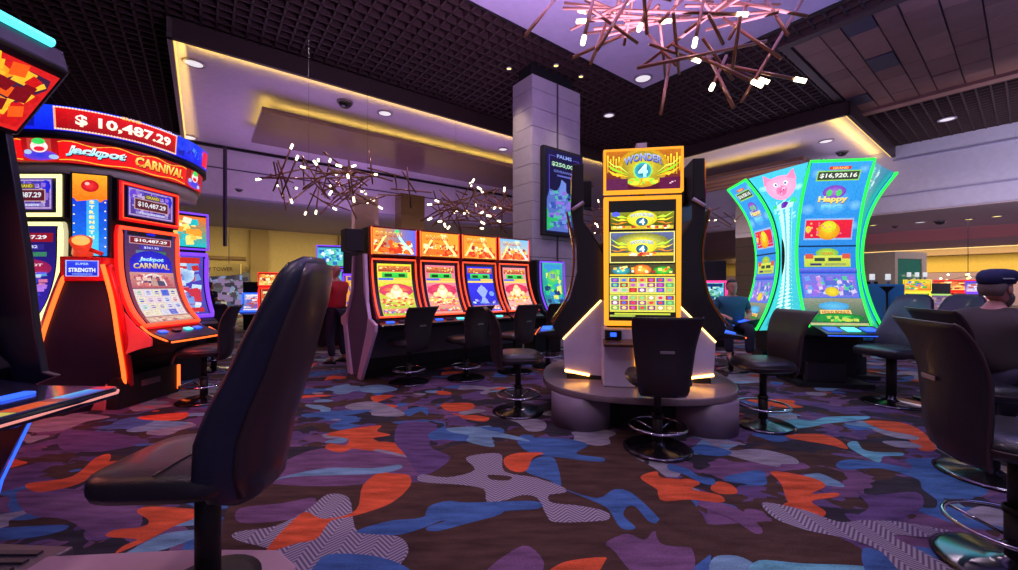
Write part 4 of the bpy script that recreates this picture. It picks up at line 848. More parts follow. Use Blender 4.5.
def pod_machine(th, label, main):
    t = thing('slot_machine', label, 'slot machine', podloc(th, 0), th, 'machines of the middle pod')
    D = -.66
    if main:
        prof = [(D + .0, 1.07), (D + .01, 1.4), (D + .01, 1.8), (D, 2.24)]
        w = .66
    else:
        prof = [(D - .24, .98), (D - .07, 1.25), (D + .0, 1.55), (D + .0, 1.85), (D - .07, 2.2)]; w = .66
    sf = curved(prof, w); cv = Canvas(lambda u, v, o: sf(u, v, o + .012), 1.4); art_wonder(cv); cv.build('screen', t)
    if main:
        rnd_body(t, 'cabinet', [(D + .03, 1.0), (D + .03, 2.28), (D + .12, 2.28), (D + .4, 1.9), (D + .4, .38), (D + .1, .38), (D + .1, .95)], -.33, .33, BLACKG)
        fr = MB(); z0, z1 = 1.03, 2.27
        for x in (-.362, .322): fr.box(x, x + .04, D - .03, D + .05, z0, z1, AMB)
        fr.box(-.362, .362, D - .03, D + .05, z0 - .035, z0 + .01, AMB).box(-.362, .362, D - .03, D + .05, z1 - .03, z1, AMB); fr.build('amber_frame', t, bevel=.006)
        top = flat((-.355, D - .045, 2.34), (.71, 0, 0), (0, -.03, .375)); cv = Canvas(top, 1.3); art_wonder_top(cv); cv.build('top_screen', t)
        MB().box(-.38, .38, D - .04, D + .03, 2.31, 2.74, BLACKG, Matrix.Translation((0, 0, 0))).build('top_screen_housing', t)
        fr = MB()
        for x in (-.375, .35): fr.box(x, x + .025, D - .08, D + .0, 2.31, 2.73, AMB)
        fr.box(-.375, .375, D - .08, D, 2.30, 2.33, AMB).box(-.375, .375, D - .08, D, 2.71, 2.735, AMB); fr.build('top_amber_frame', t, bevel=.006)
        MB().box(-.05, .05, D + .0, D + .08, 2.75, 2.81, SILVER).build('top_antenna', t); MB().box(-.03, .03, D + .03, D + .07, 2.26, 2.33, BLACKM).build('top_bracket', t)
        # console under the screen
        MB().box(-.37, -.06, D + .0, D + .3, .375, .97, SILVER).build('console_panel', t, bevel=.015)
        MB().box(.06, .37, D + .0, D + .3, .375, .97, SILVER).build('console_panel', t, bevel=.015)
        MB().box(-.06, .06, D + .03, D + .3, .375, .97, DARK).build('console_slot', t)
        s = MB(); s.box(-.07, -.045, D - .02, D + .01, .40, .98, AMB).box(.045, .07, D - .02, D + .01, .40, .98, AMB); s.build('console_light_strip', t)
        MB().prism([(D - .16, .80), (D - .17, .83), (D - .02, .86), (D, .86), (D, .80)], 'x', -.38, .38, mat('bronze_deck', c(96, 66, 50), .3, .3)).build('button_deck', t, bevel=.008)
        b = MB().box(-.36, -.2, D - .06, D + .0, .865, .955, BLACKG).build('bill_acceptor', t, bevel=.006); MB().box(-.31, -.25, D - .067, D - .06, .89, .93, BLUB).build('bill_slot_light', b)
        b = MB().box(-.04, .14, D - .06, D + .0, .865, 1.0, BLACKG).build('card_reader', t, bevel=.006); MB().box(.0, .1, D - .067, D - .06, .885, .91, glow('grey_blue_display', (.2, .3, .6, 1), .8)).box(.03, .06, D - .067, D - .06, .95, .97, BLUB).build('reader_display', b)
        MB().box(-.1, .1, D - .01, D + .02, .5, .55, CYAN).build('kick_light', t)
    else:
        rnd_body(t, 'cabinet', [(D - .24, .96), (D - .05, 1.25), (D + .03, 1.55), (D + .03, 1.85), (D - .04, 2.22), (D - .02, 2.70), (D + .04, 2.70), (D + .1, 2.35), (D + .1, 2.1), (D + .26, 1.85), (D + .38, 1.6), (D + .38, .38), (D + .05, .38), (D - .0, .8), (D - .2, .86)], -.35, .35, BLACKG)
        for sx in (-1, 1):
            MB().tube([Vector((sx * .352, p.y - .01, p.z)) for p in crom([(0, a, b_) for a, b_ in prof], 6)], .012, mat('copper_edge', c(150, 92, 72), .25, .9), 8).build('edge_trim', t)
            # silver housing with its lit edges
            S = MB().prism([(D - .10, .44), (D - .12, .80), (D + .12, 1.06), (D + .30, 1.24), (D + .34, 1.20), (D + .34, .42)], 'x', sx * .36, sx * .375, SILVER).build('side_housing', t)
            MB().tube([(sx * .378, D - .12, .81), (sx * .378, D + .285, 1.235)], .010, AMBW, 6).build('edge_light', S); MB().tube([(sx * .378, D - .10, .47), (sx * .378, D + .16, .425)], .013, glow('amber_foot_light', (1, .42, .08, 1), 14), 6).build('foot_light', S)
        MB().box(-.36, .36, D - .08, D + .36, .375, .46, BLACKM).box(-.36, .36, D - .0, D + .3, .46, .9, BLACKM).build('plinth', t)
        d = MB().prism([(D - .42, .84), (D - .42, .87), (D - .2, .90), (D - .0, .9), (D, .83)], 'x', -.34, .34, BLACKG).build('button_deck', t, bevel=.008)
        MB().box(-.2, .2, D - .38, D - .25, .875, .892, BLUB).build('button_panel', d); MB().tube([(-.34, D - .425, .855), (.34, D - .425, .855)], .008, ORN, 6).build('deck_edge_light', d)
        MB().box(-.37, .37, D - .02, D + .1, 2.28, 2.72, BLACKM).build('top_screen_housing', t, bevel=.01); MB().box(-.1, .1, D + .1, D + .2, 2.3, 2.6, BLACKM).build('speaker_box', t, bevel=.01)
        top = flat((-.35, D - .03, 2.3), (.70, 0, 0), (0, 0, .40)); cv = Canvas(top, 1.3); art_wonder_top(cv); cv.build('top_screen', t)
        MB().tube([(-.37, D - .02, 2.22), (-.37, D + .1, 2.3)], .02, SILVER, 8).tube([(.37, D - .02, 2.22), (.37, D + .1, 2.3)], .02, SILVER, 8).build('hinge_arm', t)
    return t
pod_machine(TH, 'slot machine with the big amber framed screen reading WONDER 4, facing the camera', True)
pod_machine(TH - math.pi / 2, 'black machine seen edge-on at the left side of the middle pod', False)
pod_machine(TH + math.pi / 2, 'black machine seen edge-on at the right side of the middle pod', False)

# ================================================================ DIGITAL SIGN ON THE COLUMN
t = thing('digital_sign', 'tall blue digital sign reading PALMS on the stone column', 'sign', W(5.78, 6.43, 2.48), GA)
MB().box(0, 1.22, -.12, 0, 0, 1.92, BLACKM).build('housing', t, bevel=.01)
cv = Canvas(flat((.06, -.125, .06), (1.10, 0, 0), (0, 0, 1.8)), .8)
cv.rect(0, 0, 1, 1, (14, 16, 60), (20, 16, 70)); cv.frame(.08, .3, .92, .93, .012, .006, (110, 90, 240)); cv.rect(.25, .9, .75, .97, (16, 16, 66)); cv.text('PALMS', .5, .935, .42, .045, (150, 170, 255), bold=.03)
cv.text('$250,000', .5, .83, .7, .06, (190, 240, 200), bold=.03); cv.text('GIVEAWAY', .5, .75, .6, .03, (120, 130, 230), bold=.02); cv.rect(.3, .69, .7, .71, (100, 110, 210)); cv.rect(.7, .3, .95, .6, (60, 60, 190), (90, 70, 220))
cv.poly([(.02, .02), (.6, .02), (.75, .35), (.55, .45), (.4, .6), (.28, .5), (.1, .52), (.02, .4)], (90, 120, 210)); cv.poly([(.3, .4), (.42, .66), (.55, .62), (.55, .4)], (120, 150, 240)); cv.poly([(.02, .02), (.3, .1), (.4, .3), (.1, .2), (.02, .3)], (40, 200, 110)); cv.poly([(.6, .3), (.95, .4), (.95, .52), (.65, .42)], (40, 200, 120))
cv.speck(.05, .05, .8, .55, 50, .08, .03, [(120, 160, 240), (60, 90, 190), (90, 200, 180), (150, 120, 240)], 4); cv.build('screen', t)


# ================================================================ GREEN EDGED POD
def tall_machine(loc, rz, label, w, prof, seed=0, deck=True):
    t = thing('slot_machine', label, 'slot machine', loc, rz, 'green edged tall machines')
    sf = curved(prof, w); cv = Canvas(lambda u, v, o: sf(u, v, o + .012), 1.0); art_pig(cv); cv.build('screen', t)
    edge_tube(prof, w, .020, GRN, 'green_neon_frame', t, dx=.02, off=.012)
    back = [(y + .1 + .0 * z, z) for y, z in prof[::-1]]
    fr = [(p.y + .02, p.z) for p in crom([(0, a, b) for a, b in prof], 4)]; bk = [(p.y + .12, p.z) for p in crom([(0, a, b) for a, b in prof], 4)][::-1]
    MB().prism(fr + bk, 'x', -w / 2 - .01, w / 2 + .01, mat('teal_screen_shell', c(14, 70, 70), .3)).build('screen_shell', t)
    rnd_body(t, 'cabinet', [(-.02, .12), (-.05, .66), (-.28, .74), (-.28, .80), (.1, .80), (.2, 1.6), (.2, 2.6), (.45, 2.6), (.45, .12)], -w / 2, w / 2, BLACKM)
    if deck:
        d = MB().prism([(-.62, .74), (-.63, .78), (-.3, .86), (-.22, .86), (-.22, .72)], 'x', -w / 2, w / 2, BLACKG).build('button_deck', t, bevel=.008)
        M2 = Matrix.Translation((0, -.46, .822)) @ Matrix.Rotation(math.atan2(.08, .33), 4, 'X')
        for x, m_ in ((-.22, BLUB), (.0, CYAN), (.22, BLUB)): MB().box(x - .08, x + .08, -.07, .07, 0, .012, m_, M2).build('button', d, bevel=.004)
        MB().tube([(-w / 2, -.632, .76), (w / 2, -.632, .76)], .006, BLUN, 6).build('deck_edge_light', d)
    MB().box(-w / 2 + .05, w / 2 - .2, -.12, 0, .06, .32, mat('dark_cash_door', c(36, 34, 46), .4)).build('cash_door', t, bevel=.008)
    MB().box(-w / 2 - .1, w / 2 + .1, -.2, .4, 0, .06, BLACKM).build('foot_plate', t)
    return t
PF = [(-.24, .84), (-.10, 1.15), (-.0, 1.55), (.02, 1.95), (-.05, 2.4), (-.16, 2.75), (-.30, 3.06)]
PTH = R(-7.5); FCX, FCY = 4.47, 5.62
tall_machine((FCX, FCY, 0), PTH, 'tall green edged slot machine with a curved screen facing the camera', .74, PF)
PS = [(-.30, .70), (-.14, 1.05), (-.02, 1.5), (.0, 1.95), (-.08, 2.4), (-.24, 2.75), (-.46, 3.06)]
dl = Vector((math.sin(PTH), -math.cos(PTH), 0)); dr = Vector((math.cos(PTH), math.sin(PTH), 0))
LC = Vector((4.23, 6.56, 0)); RC = Vector((5.30, 6.30, 0))
tall_machine(LC, PTH - math.pi / 2, 'green edged slot machine facing left, its leaning screen beside the beige column', .64, PS)
tall_machine(RC, PTH + math.pi / 2, 'green edged slot machine facing right, only its curved flank visible', .64, PS, deck=True)
# lit corner panels between them (ruled surfaces)
t = thing('corner_light_box', 'bright curved corner panel with a pink pig between the green edged machines', 'light box', (0, 0, 0))
def edgept(ctr, th, prof, x, q, off=.0):
    sf = curved(prof, 1.0); p = sf(.5, q, off); p.x = x; return Matrix.Rotation(th, 4, 'Z') @ p + Vector(ctr)
A_ = lambda q: edgept((FCX, FCY, 0), PTH, PF, -.39, q, -.03); B_ = lambda q: edgept(LC, PTH - math.pi / 2, PS, .34, q, -.03)
def ruled(P_, Q_):
    def fn(u, v, off=0):
        p = P_(v).lerp(Q_(v), u); d = (Q_(v) - P_(v)); n = d.cross(P_(min(1, v + .02)) - P_(max(0, v - .02))).normalized()
        if n.y > 0: n = -n
        mid = math.sin(math.pi * u) * .02
        return p + n * (off - mid)
    return fn
def zfix(fn, z0=.78, z1=2.98):
    return fn
cv = Canvas(ruled(B_, A_), 1.15)
cv.rect(0, .0, 1, .995, (60, 190, 200), (70, 200, 235), nu=4, n=40)
cv.rect(.25, .12, .8, .8, (210, 255, 240), (190, 250, 250), nu=3, n=30)
for u, v, r in ((.12, .9, .1), (.9, .86, .1), (.2, .74, .12), (.85, .7, .14)): cv.ell(u, v, r, r * .2, (190, 245, 255), (90, 220, 240))
cv.ell(.2, .73, .14, .05, (50, 210, 120)); cv.ell(.78, .77, .12, .035, (60, 220, 140))
cv.ell(.5, .74, .18, .05, (130, 30, 190), (90, 20, 160)); cv.ell(.66, .72, .1, .05, (230, 40, 110))
cv.poly([(.16, .91), (.24, .985), (.38, .94)], (250, 140, 190)); cv.poly([(.84, .91), (.76, .985), (.62, .94)], (250, 140, 190))
cv.ell(.5, .88, .34, .078, (255, 190, 220), (250, 160, 205)); cv.ell(.5, .86, .14, .032, (240, 110, 170), (250, 130, 180)); cv.ell(.46, .86, .02, .011, (150, 30, 90)); cv.ell(.54, .86, .02, .011, (150, 30, 90))
for s in (-1, 1): cv.ell(.5 + s * .11, .905, .045, .014, (255, 255, 255)); cv.ell(.5 + s * .1, .904, .02, .008, (40, 60, 160))
cv.ell(.72, .67, .17, .035, (250, 170, 205), (240, 120, 170)); cv.ell(.45, .62, .2, .04, (250, 240, 250), (240, 200, 230)); cv.ell(.6, .63, .1, .03, (240, 120, 190))
for k in range(7): cv.ell(.35 + .3 * (k % 2), .56 - k * .06, .16, .03, (90, 225, 170) if k % 2 else (250, 255, 255), (150, 245, 220))
cv.rect(.1, .03, .95, .2, (40, 160, 180), (70, 190, 220), nu=3); cv.ell(.5, .24, .3, .022, (230, 250, 255)); cv.ell(.5, .242, .22, .014, (70, 190, 210))
cv.ell(.5, .13, .3, .06, (60, 130, 210), (90, 180, 235)); cv.line([(.35, .18), (.45, .15)], .015, .008, (30, 60, 130)); cv.line([(.65, .18), (.55, .15)], .015, .008, (30, 60, 130)); cv.ell(.5, .1, .12, .03, (120, 190, 240)); cv.ell(.2, .12, .09, .05, (190, 240, 255)); cv.ell(.82, .12, .09, .05, (190, 240, 255))
cv.build('pig_panel', t)
C_ = lambda q: edgept((FCX, FCY, 0), PTH, PF, .39, q, -.03); D_ = lambda q: edgept(RC, PTH + math.pi / 2, PS, -.34, q, -.03)
t = thing('corner_light_box', 'narrow teal corner panel right of the tallest green edged screen', 'light box', (0, 0, 0))
cv = Canvas(ruled(C_, D_), .8); cv.rect(0, 0, 1, .995, (20, 150, 140), (40, 150, 190), nu=4, n=40); cv.rect(.2, .05, .8, .4, (60, 210, 200), (10, 90, 100), nu=3, n=16); cv.rect(.2, .85, .7, .97, (90, 220, 230), nu=3); cv.speck(.2, .86, .7, .97, 8, .08, .02, [(250, 170, 200), (200, 250, 255)], 3); cv.build('teal_panel', t)
t = thing('pod_cap', 'dark core and cap behind the green edged machines', 'pod core', (4.75, 6.45, 0), PTH)
MB().box(-.2, .2, .1, .45, 0, 2.85, BLACKM).build('core', t); MB().box(-.12, .12, -.1, .1, 2.85, 3.1, BLACKM).build('cap', t)
t = thing('wifi_antenna', 'small grey antenna box on top of the tallest green edged screen', 'antenna', (4.42, 5.62, 3.0)); MB().box(-.06, .06, -.04, .04, 0, .12, SILVER).cyl(-.03, 0, .12, .17, .012, BLACKM).cyl(.03, 0, .12, .17, .012, BLACKM).build('box', t); MB().box(-.01, .01, -.02, .3, -.1, .01, BLACKM).build('bracket', t)

# ================================================================ CARNIVAL CAROUSEL
RED = mat('red_gloss_cabinet', c(190, 20, 24), .3, .1, .3)
PINKP = mat('red_lit_side_panel', c(226, 120, 130), .4, .1)  # silver-pink panel, red neon glow put into its colour
crown = thing('carousel_crown', 'blue and red carousel crown reading Jackpot CARNIVAL above the carnival machines', 'sign')
ctr = Vector((-5.25, 5.2, 0))
foot = crom([(-4.30, 5.5, 0), (-4.27, 5.0, 0), (-4.40, 4.58, 0), (-4.80, 4.28, 0), (-5.40, 4.24, 0), (-5.95, 4.42, 0), (-6.28, 5.0, 0), (-6.2, 5.7, 0), (-5.8, 6.15, 0), (-5.1, 6.22, 0), (-4.55, 6.0, 0)], 8, True)
Lf = [0]
for a, b in zip(foot, foot[1:] + foot[:1]): Lf.append(Lf[-1] + (b - a).length)
def onfoot(s):                          # s metres along the rim, from its right end towards the camera side
    s = s % Lf[-1]; i = 0
    while Lf[i + 1] < s: i += 1
    q = (s - Lf[i]) / (Lf[i + 1] - Lf[i]); K = len(foot); a = foot[i]; b = foot[(i + 1) % K]
    def vn(k):
        d = (foot[(k + 1) % K] - foot[k - 1]).normalized(); n = Vector((-d.y, d.x, 0))
        return n if n.dot(foot[k] - ctr) > 0 else -n
    return a.lerp(b, q), vn(i).lerp(vn((i + 1) % K), q).normalized()
def rim(s0, s1, z0, z1, o0=0, o1=0):    # u runs left to right for the viewer: from s1 to s0
    def fn(u, v, off=0):
        p, n = onfoot(s1 + (s0 - s1) * u); return p + n * (off + o0 + (o1 - o0) * v) + Vector((0, 0, z0 + (z1 - z0) * v))
    return fn
def band(z0, z1, off0, off1, m, name, z2=None):
    mid = lambda p, o, z: Vector((p[0].x, p[0].y, z)) + p[1] * o
    pts = [onfoot(Lf[k] + 1e-4) for k in range(len(foot))]
    return MB().loft([[mid(p, off0 - .2, z0) for p in pts], [mid(p, off0, z0) for p in pts], [mid(p, off1, z1) for p in pts], [mid(p, off1 - .2, z1) for p in pts]], m, cap=True).build(name, crown)
band(3.04, 3.32, 0, .02, mat('deep_blue_crown', c(10, 20, 120), .3), 'blue_band'); band(2.72, 2.98, -.07, -.04, RED, 'red_band'); band(2.97, 3.05, -.0, .0, BLACKM, 'black_groove'); band(2.58, 2.73, -.12, -.09, mat('cream_underside', c(200, 196, 180), .5), 'lower_lip')
TL = Lf[-1] - .0
S0 = -.35; S1 = 3.0
bw = S1 - S0
cv = Canvas(rim(S0, S1, 3.05, 3.31, .006, .026), 1.1)
def su(s): return (S1 - s) / bw
N = 60
cv.rect(0, 0, 1, 1, (14, 30, 220), (20, 60, 255), nu=N, n=2); cv.speck(0, .05, 1, .95, 60, .02, .2, [(60, 120, 255), (30, 60, 230), (10, 20, 160)], 2)
cv.off += .002
u0, u1 = su(1.50), su(.40)
cv.rect(u0, .04, u1, .96, (250, 170, 130), nu=60, n=1); cv.off += .003; cv.rect(u0 + .006, .09, u1 - .006, .91, (150, 8, 14), (220, 16, 20), nu=60, n=1)
rr = 46
for k in range(rr):
    uu = u0 + .004 + (u1 - u0 - .008) * k / (rr - 1)
    for vv in (.07, .93): cv.off += .004; cv.ell(uu, vv, .0026, .035, (255, 225, 210), n=6, step=.00001); cv.off -= .004
cv.text('$ 10,487.29', (u0 + u1) / 2 + .012, .47, (u1 - u0) * .76, .5, (255, 235, 200), (255, 255, 250), bold=.035, lift=.008); cv.text('GRAND', (u0 + u1) / 2 + .015, .93, .05, .13, (255, 200, 90), bold=.03, lift=.006)
cv.rect(su(-.12), .1, su(-.30), .9, (230, 30, 40), nu=6)
cv.build('jackpot_display', crown)
cv = Canvas(rim(S0, S1, 2.73, 2.975, -.062, -.034), 1.1)
cv.rect(0, 0, 1, 1, (200, 20, 20), (150, 14, 20), nu=N, n=2)
def plaque(a, b):
    up = [(a + (b - a) * k / 24, .86 + .07 * math.sin(k * .9)) for k in range(25)]; lo = [(a + (b - a) * k / 24, .10 + .04 * math.sin(k * .7)) for k in range(25)]
    cv._add(up + lo, [(25 + k, 26 + k, k + 1, k) for k in range(24)], [(235, 20, 24)] * 50)
    for L_ in (up, lo): cv.line(L_, .003, .025, (255, 190, 60))
cv.off += .003
a, b = su(1.50), su(.16); plaque(a, b)
cv.text('Jackpot', a + (b - a) * .24, .52, (b - a) * .38, .46, (120, 220, 250), (255, 255, 255), bold=.05, shear=.25, shadow=(60, 0, 30), lift=.007)
cv.text('CARNIVAL', a + (b - a) * .72, .5, (b - a) * .46, .46, (255, 150, 40), (255, 235, 120), bold=.04, shadow=(90, 0, 10), lift=.007)
a2, b2 = su(3.2), su(1.86); plaque(max(0, a2), b2); cv.text('AL', b2 - .05, .5, .06, .42, (255, 170, 50), (255, 235, 120), bold=.04)
# juggling performer between the two plaques
for q, s_ in ((su(1.68), 1), (su(-.05), .8)):
    cv.rect(q - .035, .05, q + .035, .95, (190, 60, 50), nu=4); cv.ell(q, .25, .05, .22, (40, 60, 220), (120, 60, 200)); cv.ell(q, .62, .026, .26, (250, 225, 220)); cv.ell(q, .84, .02, .13, (60, 210, 90)); cv.ell(q, .52, .016, .1, (230, 30, 60)); cv.ell(q - .035, .38, .012, .1, (160, 190, 250)); cv.ell(q + .04, .2, .014, .1, (160, 190, 250))
cv.build('name_display', crown)
def carnival(loc, rz, label, neon, art, shell, blue=False):
    t = thing('slot_machine', label, 'slot machine', loc, rz); w = .78; hw = w / 2
    prof = [(-.30, .93), (-.17, 1.08), (-.07, 1.3), (-.01, 1.6), (.0, 2.05)]
    body = [(-.42, .74), (-.42, .80), (-.36, .86), (-.24, .95), (-.12, 1.1), (-.02, 1.32), (.04, 1.6), (.05, 2.1), (.06, 2.6), (.5, 2.6), (.5, .0), (.12, .0), (.12, .34), (.05, .5), (-.2, .66)]
    rnd_body(t, 'cabinet', body, -hw, hw, BLACKM)
    for sx in (-1, 1): rnd_body(t, 'side_panel', [(-.43, .72), (-.43, .80), (-.36, .86), (-.24, .94), (-.1, 1.1), (.0, 1.32), (.05, 1.6), (.06, 2.1), (.35, 2.1), (.5, 1.2), (.5, .0), (.12, .0), (.10, .3), (.02, .52), (-.12, .63), (-.3, .69)], sx * hw, sx * (hw + .015), PINKP, .004)
    sf = curved(prof, w - .14); cv = Canvas(lambda u, v, o: sf(u, v, o + .02), .95); art(cv); cv.build('screen', t)
    MB().add([sf(u, v, .006) + Vector((dx, 0, 0)) for v in [k / 10 for k in range(11)] for u, dx in ((0, -.05), (1, .05))], [(2 * k, 2 * k + 1, 2 * k + 3, 2 * k + 2) for k in range(10)], BLACKG, True).build('screen_bezel', t)
    edge_tube(prof, w - .05, .022, neon, 'neon_frame', t, off=.02); edge_tube(prof, w - .05, .03, shell, 'frame_shell', t, dx=-.0, off=-.015)
    uf = flat((-hw + .1, -.03, 2.2), (w - .2, 0, 0), (0, .0, .33)); cv = Canvas(uf, .9); art_carnival_small(cv); cv.build('upper_screen', t)
    MB().tube([(-hw + .03, -.02, 2.15), (hw - .03, -.02, 2.15), (hw - .03, -.02, 2.56), (-hw + .03, -.02, 2.56)], .024, shell if not blue else neon, 8, closed=True).build('upper_frame', t)
    MB().tube([(-hw + .035, -.045, 2.16), (hw - .035, -.045, 2.16), (hw - .035, -.045, 2.55), (-hw + .035, -.045, 2.55)], .008, neon, 6, closed=True).build('upper_neon', t)
    MB().box(-hw, hw, -.01, .06, 2.12, 2.6, BLACKM).build('upper_housing', t)
    d = MB().prism([(-.62, .74), (-.63, .78), (-.5, .83), (-.3, .9), (-.26, .9), (-.26, .76)], 'x', -hw + .01, hw - .01, BLACKG).build('button_deck', t, bevel=.008)
    M2 = Matrix.Translation((0, -.42, .862)) @ Matrix.Rotation(.33, 4, 'X')
    for x, m_ in ((-.26, BLUB), (-.08, mat('grey_button', c(70, 70, 84), .3)), (.08, CYAN), (.22, BLUB)): MB().box(x - .045, x + .045, -.03, .03, 0, .014, m_, M2).build('button', d, bevel=.004)
    MB().tube(crom([(-hw - .01, -.3, .94), (-hw - .01, -.42, .85), (-hw + .02, -.6, .77), (-hw + .1, -.635, .76), (hw - .1, -.635, .76), (hw - .02, -.6, .77), (hw + .01, -.42, .85)], 5), .010, ORN if not blue else YELP, 6).build('deck_neon', d)
    b = MB().box(-hw, hw, -.02, .12, .0, .36, BLACKM).build('base_box', t, bevel=.01); MB().box(-.12, .12, -.027, -.02, .2, .27, mat('base_label', c(120, 90, 100), .4)).build('base_label', b)
    MB().box(hw - .03, hw, -.04, -.02, .05, .36, ORN).build('base_neon', b)
    return t
carnival((-4.37, 4.86, 0), face(1, -.05), 'red framed carnival slot machine facing right, reading CARNIVAL on its curved screen', ORNP, art_carnival_main, REDS)
carnival((-5.14, 4.28, 0), 0, 'yellow framed carnival slot machine, its blue screen half hidden by the nearest machine', YELP, art_carnival_blue, glow('cream_shell', (1, .9, .5, 1), .6), True)
# strength tester tower at the corner, with its glowing arch
t = thing('strength_tester_tower', 'red and blue tower with a hammer between the two carnival machines, on a glowing arch', 'display tower', (-4.56, 4.36, 0), face(.42, -.9))
rnd_body(t, 'tower_body', [(.0, 1.55), (.0, 2.62), (.3, 2.62), (.3, 0), (.26, 0)], -.17, .17, BLACKM)
cv = Canvas(flat((-.14, -.012, 1.72), (.28, 0, 0), (0, 0, .88)), 1.1)
cv.rect(0, 0, 1, .72, (10, 130, 230), (20, 60, 210), nu=2); cv.rect(.4, 0, .75, .7, (60, 210, 250), (60, 160, 240)); cv.rect(0, .7, 1, 1, (250, 120, 20), (255, 170, 40)); cv.poly([(0, .72), (.12, .66), (.25, .73), (.4, .67), (.6, .74), (.8, .66), (1, .72)], (250, 120, 20))
cv.ell(.5, .86, .26, .075, (250, 60, 60), (190, 10, 20)); cv.ell(.42, .885, .07, .02, (255, 190, 180))
for k, l in enumerate('STRENGTH'): cv.text(l, .56, .66 - k * .062, .15, .042, (255, 215, 90), (255, 255, 200), bold=.05)
for k in range(12): cv.ell(.05 + .9 * (k % 2), .06 + k * .055, .03, .01, (255, 240, 170), n=6)
cv.build('tower_screen', t)
h = MB(); h.tube([(-.03, -.08, 1.74), (-.01, -.15, 1.80), (.01, -.22, 1.86)], [.085, .07, .088], glow('lit_red_hammer', (.9, .06, .02, 1), .7), 20); h.tube([(.0103, -.221, 1.861), (.012, -.226, 1.865)], .066, glow('hammer_top', (1, .45, .1, 1), 1.2), 20); h.tube([(.05, -.15, 1.78), (.15, -.14, 1.73)], .022, mat('hammer_handle', c(200, 60, 30), .4), 10); h.build('hammer', t)
b = MB().box(-.18, .18, -.16, .05, 1.44, 1.70, RED).build('sign_box', t, bevel=.012)
cv = Canvas(flat((-.13, -.166, 1.49), (.26, 0, 0), (0, 0, .17)), 1); cv.rect(0, 0, 1, 1, (20, 40, 200), (40, 70, 240)); cv.frame(0, 0, 1, 1, .04, .05, (180, 180, 250)); cv.text('SUPER', .5, .78, .4, .13, (190, 220, 255)); cv.text('STRENGTH', .5, .4, .8, .26, (230, 240, 255), bold=.04); cv.rect(.2, .12, .8, .18, (120, 160, 250)); cv.build('sign_screen', b)
MB().box(-.17, .17, -.05, -.03, 1.34, 1.365, CYAN).build('light_bar', t)
ti = Matrix.Rotation(-t.rotation_euler.z, 4, 'Z') @ Matrix.Translation(-Vector(t.location))
wl = lambda x, y, z: ti @ Vector((x, y, z))
LL = crom([wl(-4.62, 4.2, 1.62), wl(-4.66, 4.12, 1.3), wl(-4.70, 4.02, .85), wl(-4.74, 4.0, .5), wl(-4.88, 4.12, 0)], 6); RL = crom([wl(-4.35, 4.28, 1.62), wl(-4.29, 4.32, 1.25), wl(-4.27, 4.37, .8), wl(-4.36, 4.53, .35), wl(-4.5, 4.68, 0)], 6)
pv = []; 
for a, b_ in zip(LL, RL): pv += [a + Vector((0, .03, 0)), b_ + Vector((0, .03, 0))]
pk = [p + Vector((0, .35, 0)) for p in pv]; n = len(LL)
mb = MB().add(pv, [(2 * k, 2 * k + 1, 2 * k + 3, 2 * k + 2) for k in range(n - 1)], mat('navy_arch_panel', c(26, 26, 42), .4), True); mb.build('arch_panel', t)
for L_, m_ in ((LL, ORN), (RL, ORN)):
    MB().tube(L_, .02, m_, 8).build('arch_neon', t)
MB().tube([p + Vector((-.03, .05, 0)) for p in LL], .035, PINKP, 8).tube([p + Vector((.03, .05, 0)) for p in RL], .035, RED, 8).build('arch_shell', t)

# machine behind the carnival one
def small_machine(px, Y, rz, label, h, w, frame, pal, seed, topper=True, title=None, base=None, top_pal=None):
    t = thing('slot_machine', label, 'slot machine', ((px - 509) / F * Y, Y, 0), rz); hw = w / 2; s = h / 2.2
    prof = [(-.22, .85 * s), (-.08, 1.05 * s), (-.0, 1.3 * s), (.0, 1.66 * s)]
    rnd_body(t, 'cabinet', [(-.34, .72 * s), (-.34, .8 * s), (-.2, .84 * s), (-.06, 1.05 * s), (.03, 1.3 * s), (.03, h), (.3, h), (.35, 0), (.05, 0), (.03, .66 * s)], -hw + .02, hw - .02, base or BLACKM)
    sf = curved(prof, w - .16); cv = Canvas(lambda u, v, o: sf(u, v, o + .03), .9); art_generic(cv, pal, seed, title); cv.build('screen', t)
    edge_tube(prof, w - .06, .028, frame, 'neon_frame', t, off=.02)
    if topper:
        cv = Canvas(flat((-hw + .03, -.02, 1.76 * s), (w - .06, 0, 0), (0, .02, h - 1.80 * s)), 1.05); p = top_pal or pal; cv.rect(0, 0, 1, 1, p[2], p[0], nu=2); cv.speck(0, 0, 1, 1, 40, .1, .12, p[1:], seed + 3); cv.build('top_screen', t)
        MB().tube([(-hw + .01, -.02, 1.73 * s), (hw - .01, -.02, 1.73 * s), (hw - .01, 0, h), (-hw + .01, 0, h)], .018, frame, 6, closed=True).build('top_frame', t)
    MB().prism([(-.42, .72 * s), (-.42, .76 * s), (-.22, .84 * s), (-.2, .72 * s)], 'x', -hw + .03, hw - .03, BLACKG).build('button_deck', t)
    return t
small_machine(180, 5.75, face(.8, -.5), 'slot machine with orange and aqua topper right behind the red framed carnival machine', 2.45, .7, PURN, [(60, 60, 170), (90, 70, 200), (120, 160, 230), (200, 230, 255), (210, 40, 40), (240, 240, 255)], 3, True, None, None, [(250, 110, 30), (255, 230, 120), (30, 190, 200), (255, 160, 40), (250, 200, 80), (255, 240, 200)])
# ================================================================ NEAREST MACHINE, LEFT EDGE
t = thing('slot_machine', 'huge dark slot machine cut by the left edge, with fiery tilted top screen', 'slot machine', (-2.40, 1.92, 0), face(1, 0))
